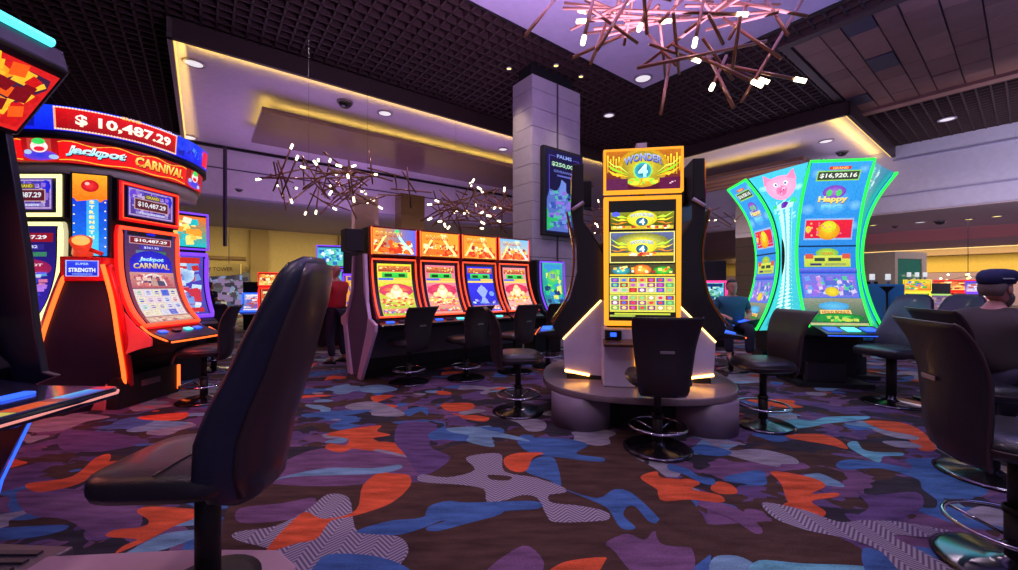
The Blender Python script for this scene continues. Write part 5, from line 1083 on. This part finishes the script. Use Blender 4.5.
# local: -y is towards +X of the room; +x is away from the camera
NBLK = mat('night_blue_gloss', c(20, 20, 34), .25, 0, .4)
prof = [(.50, 1.02), (.60, 1.16), (.68, 1.38), (.74, 1.65), (.74, 1.95)]
rnd_body(t, 'cabinet', [(.66, .0), (.64, .3), (.60, .78), (.52, .92), (.60, 1.0), (.70, 1.2), (.78, 1.5), (.80, 1.9), (.72, 2.28), (.8, 2.34), (1.1, 2.34), (1.2, 1.5), (1.2, 0)], -.62, .44, NBLK)
top = MB().prism([(.90, 2.34), (.585, 2.31), (.27, 2.69), (.31, 2.82), (.45, 2.86), (.80, 2.6)], 'x', -.95, .52, BLACKG).build('top_screen_housing', t, bevel=.015)
cv = Canvas(flat((-.16, .558, 2.325), (.64, 0, 0), (0, -.262, .316)), 1.1)
cv.rect(-1.15, 0, 0, 1, (240, 120, 30), (250, 190, 50), nu=2); cv.rect(0, 0, 1, 1, (235, 60, 20), (200, 20, 20), nu=3, right=(210, 30, 30)); cv.poly([(0, 0), (.6, 0), (.84, .3), (.9, .6), (.72, .8), (.4, 1), (0, 1)], (250, 150, 30)); cv.poly([(0, 0), (.5, 0), (.66, .3), (.6, .7), (.3, 1), (0, 1)], (230, 210, 50)); cv.ell(.48, .62, .12, .32, (60, 14, 14), (110, 20, 10)); cv.poly([(.66, .45), (.86, .4), (.98, .75), (.96, .9), (.8, .92), (.7, .7)], (60, 30, 60)); cv.line([(.5, .05), (.66, .2), (.72, .34), (.8, .36), (.86, .6), (.95, .8)], .02, .06, (255, 190, 50)); cv.line([(.3, .9), (.55, .96), (.62, .7), (.6, .4)], .03, .06, (250, 200, 40)); cv.speck(.4, 0, 1, 1, 40, .07, .12, [(250, 90, 20), (200, 20, 20), (255, 180, 40), (120, 10, 20)], 4)
cv.build('top_screen', top)
e = MB(); e.tube([(-.9, .30, 2.83), (.44, .30, 2.83)], .028, CYAN, 8); e.build('cyan_light_bar', top)
rnd_body(t, 'side_fin', [(.30, .86), (.38, .88), (.425, 1.13), (.47, 1.55), (.55, 2.03), (.60, 2.32), (1.0, 2.32), (1.1, 1.9), (1.1, .6), (.7, .6), (.5, .78)], .46, .50, mat('dark_navy_fin', c(16, 20, 44), .3), .006)
cv = Canvas(lambda u, v, o: curved(prof, .8, -.6)(u, v, o + .02), 3); art_generic(cv, [(220, 60, 60), (230, 90, 80), (250, 150, 110), (255, 200, 150), (190, 40, 90), (255, 150, 120)], 12); cv.build('screen', t)
d = MB().prism([(-.7, -.36), (.0, -.34), (.20, -.32), (.245, -.28), (.26, .1), (.40, .55), (-.7, .55)], 'z', .805, .855, mat('deck_gloss', c(40, 44, 70), .1, .3, .6)).build('button_deck', t, bevel=.012)
cv = Canvas(flat((-.48, -.33, .858), (.68, 0, 0), (0, .12, 0)), .75)
cv.rect(0, 0, 1, 1, (60, 60, 90), (50, 50, 90)); cv.rect(.05, .1, .25, .8, (90, 90, 120)); cv.rect(.25, .1, .37, .9, (220, 200, 90)); cv.rect(.38, .1, .6, .9, (230, 90, 40)); cv.rect(.6, .1, .68, .9, (130, 30, 50)); cv.rect(.68, .1, .92, .9, (30, 90, 220), (60, 200, 250)); cv.rect(.92, .1, 1, .9, (200, 30, 50)); cv.build('deck_reflection', d)  # coloured reflections on the glossy deck, drawn as glowing patches
for x, y, m_ in ((-.42, -.13, CYAN), (-.2, -.08, BLUB), (-.42, -.02, BLUB), (.02, .0, BLUB), (-.6, -.2, BLUB)): MB().box(x - .07, x + .07, y - .03, y + .03, .853, .87, m_).build('button', d, bevel=.008)
MB().tube([(-.7, -.365, .83), (.20, -.325, .83), (.248, -.28, .83)], .007, glow('rose_deck_line', (1, .35, .3, 1), .8), 6).build('deck_edge_light', d)
rnd_body(t, 'base_cabinet', [(-.12, .8), (-.12, .74), (.02, .47), (.15, .0), (.6, 0), (.6, .8)], -.7, -.02, NBLK); MB().tube([(-.015, -.125, .76), (-.015, .015, .47), (-.015, .145, .02)], .006, BLUN, 6).build('base_blue_light', t)
t = thing('ribbed_foot_plate', 'ribbed metal foot plate on the carpet at the lower left corner', 'foot plate', (-2.55, 1.85, 0))
MB().prism([(-.4, -.5), (.22, -.5), (.30, .22), (-.4, .26)], 'z', 0, .05, mat('foot_plate_steel', c(120, 104, 112), .4, .5)).build('plate', t, bevel=.01)
r_ = MB()
for k in range(11): r_.box(-.38, .20, -.46 + k * .06, -.43 + k * .06, .05, .062, mat('foot_plate_rib', c(84, 74, 84), .4, .5))
r_.build('ribs', t)

# ================================================================ FAR MACHINES AND BACKGROUND
P1 = [(90, 100, 200), (140, 170, 240), (230, 200, 220), (200, 90, 90), (250, 240, 250), (90, 120, 220)]
P2 = [(200, 60, 40), (240, 120, 60), (250, 220, 120), (255, 240, 180), (160, 20, 30), (250, 170, 60)]
P3 = [(240, 140, 50), (250, 180, 70), (120, 80, 230), (255, 220, 120), (90, 60, 200), (250, 120, 60)]
P4 = [(40, 130, 190), (90, 200, 220), (200, 250, 240), (60, 160, 120), (20, 60, 120), (150, 220, 250)]
small_machine(255, 12.5, face(.2, -1), 'blue framed small slot machine far back, left of the red framed one', 1.5, .75, BLUN, P1, 21, False)
small_machine(270, 11.5, face(.5, -.9), 'red framed small slot machine far back, right of the blue framed one', 1.75, .6, REDN, P2, 22, True)
small_machine(331, 9.2, face(.3, -1), 'slot machine with a bright aqua topper behind the man in the red shirt', 2.3, .62, PURN, P4, 23, True, top_pal=[(60, 160, 200), (120, 220, 230), (90, 200, 160), (220, 250, 250), (40, 110, 200)])
small_machine(357, 8.9, face(.3, -1), 'slot machine with violet neon and orange screen left of the silver end panel', 2.15, .62, PURN, P3, 24, False)
small_machine(598, 10.5, face(-.1, -1), 'small blue screened slot machine seen in the gap left of the amber framed screen', 1.9, .6, BLUN, P4, 25, True, top_pal=P2)
small_machine(714, 9.0, face(-.3, -1), 'pink framed slot machine behind the man in the teal shirt', 1.95, .55, glow('pink_neon', (1, .05, .3, 1), 1.4), P4, 26, False)
small_machine(955, 13.0, face(-.8, -.7), 'red neon slot machine far back right, left of the man in the navy cap', 1.55, 1.0, REDN, P2, 27, True)
small_machine(985, 12.0, face(-.8, -.7), 'violet neon slot machine far back right, partly behind the navy cap', 1.5, .8, PURN, P1, 28, True)
small_machine(917, 12.2, face(-.6, -.8), 'slot machine with yellow and green topper below the green glass kiosk', 1.55, .62, glow('yellow_neon', (1, .8, .05, 1), 1.2), [(240, 220, 60), (80, 180, 60), (240, 120, 40), (60, 120, 220), (250, 240, 120)], 29, True)
small_machine(938, 12.6, face(-.6, -.8), 'slot machine with a dim grey screen right of the yellow topped one, far right', 1.45, .6, glow('lime_neon', (.5, .9, .2, 1), .8), [(120, 90, 110), (160, 120, 130), (90, 80, 110), (190, 150, 150), (120, 90, 140)], 30, False)
small_machine(868, 11.0, face(-.6, -.8), 'slot machine with a pink glow just right of the green neon edge', 1.5, .45, glow('pink_neon', (1, .05, .3, 1), 1.4), [(240, 120, 180), (250, 190, 220), (200, 60, 120), (255, 255, 255), (200, 80, 140)], 31, False)
# teal cabinets
TEAL = mat('teal_blue_cabinet', c(60, 165, 220), .5)
for px, l in ((875, 'teal blue cabinet, left one of two beside the green neon edge'), (893, 'teal blue cabinet, right one of two beside the green neon edge')):
    t = thing('teal_cabinet', l, 'cabinet', Pt(px, 285, 9.3) * 1 - Vector((0, 0, CAMH)), face(-.3, -1), 'teal cabinets')
    MB().box(-.22, .22, 0, .4, .1, 1.42, TEAL).build('body', t, bevel=.01); MB().box(-.2, .2, .03, .4, 0, .1, BLACKM).build('plinth', t); MB().box(-.20, .20, -.015, 0, .15, 1.38, TEAL).build('door', t, bevel=.004); MB().box(.15, .17, -.03, -.015, .7, .9, CHROME).build('handle', t)
for k, px in enumerate((876, 892, 909, 917, 925)):
    t = thing('ticket_candle', ['pale lamp on top of the left teal cabinet', 'pale lamp on top of the right teal cabinet, near its left edge', 'pale lamp on the yellow topped slot machine, left of three', 'pale lamp on the yellow topped slot machine, middle of three', 'pale lamp on the yellow topped slot machine, right of three'][k], 'lamp', (Pt(px, 285, 9.4) + Vector((0, .1, .022))) if k < 2 else (Pt(px, 285, 12.3) + Vector((0, .0, .15))))
    MB().cyl(0, 0, 0, .1, .03, mat('candle_stem', c(150, 150, 160), .4), 12).build('stem', t); MB().cyl(0, 0, .1, .24, .05, glow('pale_candle', (.8, .85, .9, 1), .8), 12).build('lamp_shade', t)
t = thing('floor_pole', 'thin black pole with a flared top in front of the teal cabinets', 'pole', Pt(887, 285, 8.9) - Vector((0, 0, CAMH)))
MB().lathe([(.14, 0), (.14, .03), (.02, .05), (.02, 1.2), (.03, 1.25), (.13, 1.36), (.13, 1.37)], BLACKM).build('pole', t)
# kiosk with green glass
t = thing('glass_kiosk', 'cream framed kiosk with dark green glass front, far right', 'kiosk', W(22.5, -2.0), 0)
kq = Pt(895, 285, 15.0) - Vector((0, 0, CAMH)); t.location = kq; t.rotation_euler.z = math.atan2(.28, 1)
CRM = mat('cream_kiosk_frame', c(196, 186, 160), .6); GGL = mat('green_glass', c(26, 150, 105), .12, .1, .5)
MB().box(0, 1.75, 0, 2.6, 2.4, 2.66, CRM).box(0, 1.75, 0, 2.6, 0, .3, CRM).box(0, .16, 0, 2.6, .3, 2.4, CRM).box(1.48, 1.75, 0, 2.6, .3, 2.4, CRM).box(.16, 1.48, 1.0, 2.5, .3, 2.4, CRM).build('frame', t, bevel=.01)
MB().box(.16, 1.48, .04, .1, .3, 2.4, GGL).build('glass_front', t)
# hanging sign and rod at the left
t = thing('hanging_sign', 'pale curved hanging sign reading FANTASY TOWER, far left back', 'sign', Pt(211, 270, 16.5), .12)
MB().prism([(-1.15, -.18), (-.6, -.24), (0, -.26), (.6, -.24), (1.15, -.18), (1.15, .26), (-1.15, .26)], 'y', -.05, .05, mat('pale_sign_board', c(196, 178, 120), .6)).build('board', t)
vs, fs = text_mesh('FANTASY TOWER', .012); MB().add([((p[0] - .5) * 1.75, -.056, p[1] * .17 - .05) for p in vs], fs, mat('sign_lettering', c(112, 88, 56), .6)).build('lettering', t)
MB().box(-.7, -.68, -.01, .01, .26, 1.7, BLACKM).box(.68, .7, -.01, .01, .26, 1.7, BLACKM).build('hanger', t)
t = MB(); t.box(-.04, .04, -.04, .04, 0, 3.2, mat('ceiling_rod', c(56, 44, 70), .5)); o = t.build('ceiling_rod', label='slim dark vertical rod hanging from the bulkhead left of the first far chandelier', cat='rod'); q = Pt(225, 285, 12.9); o.location = (q.x, q.y, 2.35 + .3)
BM_ = mat('brown_beam', c(112, 88, 62), .6)
for (x0, x1, py, l) in ((180, 246, 257, 'upper dark ceiling beam in the beige back room'), (182, 240, 265, 'lower dark ceiling beam in the beige back room, just over the hanging sign')):
    a = Pt(x0, py, 18.5); b_ = Pt(x1, py + 2, 20); o = MB().tube([a, b_], .12, BM_, 6).build('ceiling_beam', label=l, cat='beam')
# shop windows glow in the back wall
for k, (px, py, wpx) in enumerate(((196, 296, 16), (222, 294, 14), (244, 300, 9))):
    q = Pt(px, 300, 21.5); u = q.dot(EU)
    cv = Canvas(flat(W(u - .6, 24.9, .3), EU * 1.3, Vector((0, 0, 1.75))), .55); cv.rect(0, 0, 1, 1, (90, 100, 140), (120, 110, 80)); cv.speck(0, 0, 1, 1, 40, .15, .1, [(150, 180, 230), (220, 210, 180), (90, 80, 90), (60, 60, 80), (170, 140, 190)], k)
    cv.build('window_%d' % (k + 1), kind='structure')
slab('trim_12', 2.0, 2.8, 24.7, 25, 0, 4.3, mat('tan_pilaster', c(150, 126, 84), .7)); slab('trim_13', 6.4, 7.2, 24.7, 25, 0, 4.3, mat('tan_pilaster', c(150, 126, 84), .7))
# small lights seen far back on the right
rn = random.Random(3)
t = thing('fairy_light_cluster', 'cluster of tiny warm lights far back, left of the navy cap', 'string lights', Pt(968, 284, 15))
for i in range(22): MB().ell((rn.uniform(-1.0, 1.3), rn.uniform(-.3, .3), rn.uniform(-.1, .42)), (.035, .035, .035), LAMP if i % 3 else glow('gold_bulb', (1, .7, .2, 1), 3), 8, 6).build('bulb', t)
MB().tube([(-1.0, 0, .1), (0, 0, .3), (1.3, 0, .15)], .008, BLACKM, 5).tube([(0, 0, .3), (0, 0, 2.6)], .01, BLACKM, 5).build('wire', t)
# things on the right side machine deck: small white cup shape, its kind unknown
t = thing('white_deck_thing', 'small white curved thing on the deck at the right side of the middle pod', 'cup', Pt(722, 332, 4.45))
MB().lathe([(.03, 0), (.042, .12), (.045, .12), (.04, .115), (.028, .005)], mat('matt_white', c(210, 200, 210), .6)).build('cup', t)
# ================================================================ PEOPLE
SKIN = mat('skin_tone', c(190, 132, 116), .5); SKINP = mat('pink_skin_tone', c(196, 140, 138), .5)
def skinmesh(J, E, m, name, parent, root=0, sub=2, extra=None):
    me = bpy.data.meshes.new(name); me.from_pydata([tuple(j[0]) for j in J], E, []); o = bpy.data.objects.new(name, me); COL.objects.link(o)
    md = o.modifiers.new('k', 'SKIN'); md.use_smooth_shade = True
    for i, j in enumerate(J):
        v = me.skin_vertices[0].data[i]; r = j[1]; v.radius = r if isinstance(r, tuple) else (r, r); v.use_root = (i == root)
    if sub: s = o.modifiers.new('s', 'SUBSURF'); s.levels = sub; s.render_levels = sub
    bpy.context.view_layer.update()
    me2 = bpy.data.meshes.new_from_object(o.evaluated_get(bpy.context.evaluated_depsgraph_get())); bpy.data.objects.remove(o)
    mb = MB(); mb.add([v.co.copy() for v in me2.vertices], [tuple(p.vertices) for p in me2.polygons], m, True)
    if extra: extra(mb)
    return mb.build(name, parent)
def head_into(mb, ctr, m, yaw=0, s=1.0, beard=None):
    """skull, jaw, nose, ears, eyes and mouth; face looks to local -y turned by yaw"""
    Rz = Matrix.Rotation(yaw, 3, 'Z'); C_ = Vector(ctr); P = lambda x, y, z: C_ + Rz @ Vector((x * s, y * s, z * s))
    rings = []
    for z, w_, f, b in ((-.115, .028, -.075, -.03), (-.10, .045, -.088, .0), (-.07, .058, -.092, .04), (-.03, .067, -.092, .075), (.02, .073, -.09, .095), (.06, .072, -.085, .1), (.095, .06, -.062, .088), (.118, .036, -.03, .06), (.125, .01, .0, .025)):
        cy = (f + b) / 2; hy = (b - f) / 2
        rings.append([P(w_ * math.cos(a), cy + hy * math.sin(a), z) for a in [2 * math.pi * k / 20 for k in range(20)]])
    mb.loft(rings, m)
    mb.loft([[P(x * q, -.088 - d, z) for x, z in ((-.012, -.03), (.012, -.03), (.006, .02), (-.006, .02))] for q, d in ((1.2, -.01), (1, .008), (.6, .022))], m)
    for sx in (-1, 1):
        mb.ell(P(sx * .074, .005, -.005), (.012 * s, .02 * s, .032 * s), m, 10, 8, Rz); mb.ell(P(sx * .028, -.088, .012), (.011 * s, .006 * s, .007 * s), mat('eye_dark', c(40, 30, 34), .3), 8, 6, Rz)
    mb.ell(P(0, -.092, -.062), (.022 * s, .006 * s, .005 * s), mat('lips', c(150, 80, 80), .5), 8, 6, Rz)
def hand(J, E, wrist, d, palm, curl=.4, s=1.0):
    """palm and five separate curled fingers; d: hand direction, palm: direction the palm faces"""
    w_ = len(J) - 1 if wrist is None else wrist
    d = Vector(d).normalized(); pn = Vector(palm).normalized(); side = d.cross(pn).normalized(); o = J[w_][0]
    J.append((o + d * .05 * s, (.034 * s, .016 * s))); k0 = len(J) - 1; E.append((w_, k0))
    for i, (off, L) in enumerate(((-.027, .066), (-.009, .078), (.009, .072), (.027, .056))):
        b = o + d * .088 * s + side * off * s; J.append((b, .0085 * s)); E.append((k0, len(J) - 1)); p = b; dd = d
        for k in range(2):
            dd = (dd + pn * curl).normalized(); p = p + dd * L * .5 * s; J.append((p, (.0078 - .001 * k) * s)); E.append((len(J) - 2, len(J) - 1))
    b = o + d * .035 * s - side * .034 * s; J.append((b, .011 * s)); E.append((k0, len(J) - 1)); J.append((b + (d * .6 - side * .5 + pn * .5).normalized() * .04 * s, .0095 * s)); E.append((len(J) - 2, len(J) - 1))
def person(name_label, loc, rz, pose, shirt, trousers, hair=None, cap=None, head_yaw=0, tilt=0, seated=False, skin=None, shoes=True, beard=False, bald=False, collar=None, sleeves_long=False, belly=1.0):
    skin = skin or SKIN; t = thing('person', name_label, 'person', loc, rz); V = Vector
    if seated:
        pel = V((0, 0, .74)); ch = V((0, -.02, 1.06)); sh = 1.16; neck = V((0, -.03, 1.24)); hd = V((0, -.05, 1.37))
        hips = [V((s * .09, -.02, .72)) for s in (-1, 1)]; knees = [V((s * .15, -.44, .74)) for s in (-1, 1)]; ank = [V((s * .14, -.42, .31)) for s in (-1, 1)]
    else:
        pel = V((0, 0, .95)); ch = V((0, -.01, 1.27)); sh = 1.42; neck = V((0, -.01, 1.49)); hd = V((0, -.03, 1.63))
        hips = [V((s * .09, 0, .92)) for s in (-1, 1)]; knees = [V((s * .11, -.03 * (s + 1), .50)) for s in (-1, 1)]; ank = [V((s * .12, .03 - .02 * s, .09)) for s in (-1, 1)]
    hands, elbows = pose['hands'], pose['elbows']
    J = [(pel, (.15, .11)), (ch, (.17, .12)), (V((0, neck.y, sh)), (.10, .08)), (neck, .055), (hd + V((0, .01, -.08)), .05)]; E = [(0, 1), (1, 2), (2, 3), (3, 4)]
    for k, s in enumerate((-1, 1)):
        S = V((s * .185, neck.y, sh - .02)); J.append((S, .058)); E.append((2, len(J) - 1)); J.append((V(elbows[k]), .042)); E.append((len(J) - 2, len(J) - 1)); J.append((V(hands[k]), .028)); E.append((len(J) - 2, len(J) - 1))
        hand(J, E, len(J) - 1, V(hands[k]) - V(elbows[k]), (0, 0, -1) if seated or pose.get('down') is None else (-s, 0, 0), .35)
    for k in range(2):
        J.append((hips[k], .085)); E.append((0, len(J) - 1)); J.append((knees[k], .058)); E.append((len(J) - 2, len(J) - 1)); J.append((ank[k], .036)); E.append((len(J) - 2, len(J) - 1)); J.append((ank[k] + V((0, -.14, -.05)), .03)); E.append((len(J) - 2, len(J) - 1))
    body = skinmesh(J, E, skin, 'body', t, 0, 2, lambda mb: head_into(mb, hd, skin, head_yaw, 1.0))
    b = belly
    J = [(pel + V((0, 0, -.03)), (.18 * b, .14 * b)), (pel + V((0, -.01, .14)), (.19 * b, .155 * b)), (ch, (.20 * b, .155 * b)), (V((0, neck.y, sh - .01)), (.13, .105)), (neck + V((0, .0, -.02 if not sleeves_long else .01)), .075)]; E = [(0, 1), (1, 2), (2, 3), (3, 4)]
    for k, s in enumerate((-1, 1)):
        S = V((s * .185, neck.y, sh - .02)); J.append((S, .084)); E.append((3, len(J) - 1)); e = V(elbows[k])
        J.append((e if sleeves_long else S.lerp(e, .72), .062)); E.append((len(J) - 2, len(J) - 1))
        if sleeves_long: J.append((e.lerp(V(hands[k]), .93), .042)); E.append((len(J) - 2, len(J) - 1))
    skinmesh(J, E, shirt, 'shirt' if not sleeves_long else 'jacket', t)
    J = [(pel + V((0, 0, .02)), (.165 * b, .125 * b))]; E = []
    for k in range(2):
        J.append((hips[k], .105)); E.append((0, len(J) - 1)); J.append((knees[k], .08)); E.append((len(J) - 2, len(J) - 1)); J.append((ank[k] + V((0, .0, .03)), .062)); E.append((len(J) - 2, len(J) - 1))
    skinmesh(J, E, trousers, 'trousers', t)
    for k in range(2):
        a = ank[k]; z0 = a.z - .09; mb = MB(); rings = []
        for y, w_, h in ((.07, .025, .04), (.05, .038, .075), (0, .042, .085), (-.08, .046, .06), (-.15, .045, .045), (-.19, .03, .03)):
            rings.append([(a.x + w_ * math.cos(q), a.y + y, z0 + h * (.5 + .5 * math.sin(q))) for q in [2 * math.pi * i / 12 for i in range(12)]])
        mb.loft(rings, mat('dark_shoe', c(40, 34, 40), .5)).build('shoe', t)
    Rz = Matrix.Rotation(head_yaw, 3, 'Z')
    if hair:
        mb = MB(); rings = []
        for z, w_, f, bk in ((-.05, .062, .03, .088), (0.0, .077, .0, .105), (.04, .079, -.045, .108), (.08, .07, -.082, .1), (.108, .052, -.06, .08), (.132, .02, -.01, .04)):
            cy = (f + bk) / 2; hy = (bk - f) / 2; rings.append([hd + Rz @ V((w_ * math.cos(a), cy + hy * math.sin(a), z)) for a in [2 * math.pi * k / 18 for k in range(18)]])
        mb.loft(rings, hair).build('hair', t)
    if beard:
        mb = MB(); rings = []
        for z, w_, f, bk in ((-.03, .072, -.07, .03), (-.06, .07, -.1, .02), (-.09, .06, -.105, .0), (-.125, .04, -.095, -.02), (-.145, .015, -.08, -.05)):
            cy = (f + bk) / 2; hy = (bk - f) / 2; rings.append([hd + Rz @ V((w_ * math.cos(a), cy + hy * math.sin(a), z)) for a in [2 * math.pi * k / 18 for k in range(18)]])
        mb.loft(rings, beard).build('beard', t)
    return t, hd, Rz
RS = mat('red_cotton_shirt', c(190, 32, 48), .8); TS = mat('teal_cotton_shirt', c(36, 96, 124), .8); DJ = mat('dark_brown_jacket', c(60, 50, 52), .75); NV = mat('navy_wool_cap', c(28, 34, 84), .8)
DT = mat('dark_trousers', c(34, 30, 52), .8); HD_ = mat('dark_hair', c(30, 24, 28), .6); HG = mat('grey_hair', c(120, 108, 112), .7)
person('bald man in a red shirt standing with bent arms by the far slot machines', ((337 - 509) / F * 7.2, 7.2, 0), face(-.9, .35), dict(hands=[(-.12, -.36, 1.12), (.12, -.38, 1.14)], elbows=[(-.25, -.08, 1.14), (.25, -.06, 1.14)]), RS, DT, head_yaw=.1)
person('man in a teal shirt between the middle pod and the green edged pod', ((731 - 509) / F * 6.6, 6.6, 0), face(-.25, -1), dict(hands=[(-.16, -.30, .90), (.16, -.32, .90)], elbows=[(-.27, -.0, .93), (.27, -.02, .93)]), TS, DT, hair=HD_, seated=True, head_yaw=.1, belly=1.1)
dup(ch, ((731 - 509) / F * 6.6, 6.6, -.0), face(-.25, -1), 'black stool under the man in the teal shirt')
man, hd, Rz = person('older man in navy flat cap and dark jacket, seated at the right edge', (3.56, 2.95, .0), face(.93, .18), dict(hands=[(-.2, -.42, .86), (.2, -.42, .86)], elbows=[(-.30, -.08, .90), (.30, -.08, .90)]), DJ, DT, hair=HG, seated=True, skin=SKINP, beard=HG, sleeves_long=True, belly=1.12, head_yaw=0)
mb = MB(); rings = []
for z, w_, f, bk in ((.035, .082, -.098, .112), (.05, .088, -.112, .122), (.085, .098, -.135, .128), (.115, .095, -.135, .115), (.14, .075, -.1, .085), (.15, .03, -.04, .04)):
    cy = (f + bk) / 2; hy = (bk - f) / 2; rings.append([hd + Vector((w_ * math.cos(a), cy + hy * math.sin(a), z + .0)) for a in [2 * math.pi * k / 24 for k in range(24)]])
cp = mb.loft(rings, NV).build('flat_cap', man)
MB().prism([(-.07, -.08), (-.06, -.13), (0, -.165), (.06, -.13), (.07, -.08)], 'z', hd.z + .04, hd.z + .052, NV, True).build('cap_peak', cp)
MB().box(-.095, -.091, -.05, .06, hd.z + .072, hd.z + .08, mat('white_cap_stitch', c(200, 200, 220), .6), Matrix.Translation((0, 0, 0))).build('cap_script', cp)
# two seated people far back, only heads and shoulders show
person('dark haired person seated far back left, left of two', ((199 - 509) / F * 13.5, 13.5, 0), face(-.3, .9), dict(hands=[(-.16, -.30, .90), (.16, -.32, .90)], elbows=[(-.27, -.0, .93), (.27, -.02, .93)]), mat('rose_top', c(120, 70, 90), .8), DT, hair=HD_, seated=True)
person('dark haired person seated far back left, right of two', ((209 - 509) / F * 12.5, 12.5, 0), face(.2, 1), dict(hands=[(-.16, -.30, .90), (.16, -.32, .90)], elbows=[(-.27, -.0, .93), (.27, -.02, .93)]), mat('black_top', c(34, 30, 40), .8), DT, hair=HD_, seated=True)
person('dark haired person seated in the gap left of the amber framed screen', ((596 - 509) / F * 8.0, 8.0, 0), face(.1, 1), dict(hands=[(-.16, -.30, .90), (.16, -.32, .90)], elbows=[(-.27, -.0, .93), (.27, -.02, .93)]), mat('black_top', c(34, 30, 40), .8), DT, hair=HD_, seated=True)
for px, Y, l in ((199, 13.5, 'black stool under the far left seated person'), (209, 12.5, 'black stool under the right one of the two people far back'), (596, 8.0, 'black stool under the person in the gap behind the middle pod')):
    dup(ch, ((px - 509) / F * Y, Y, 0), math.pi + (.2 if px < 300 else -.1), l)
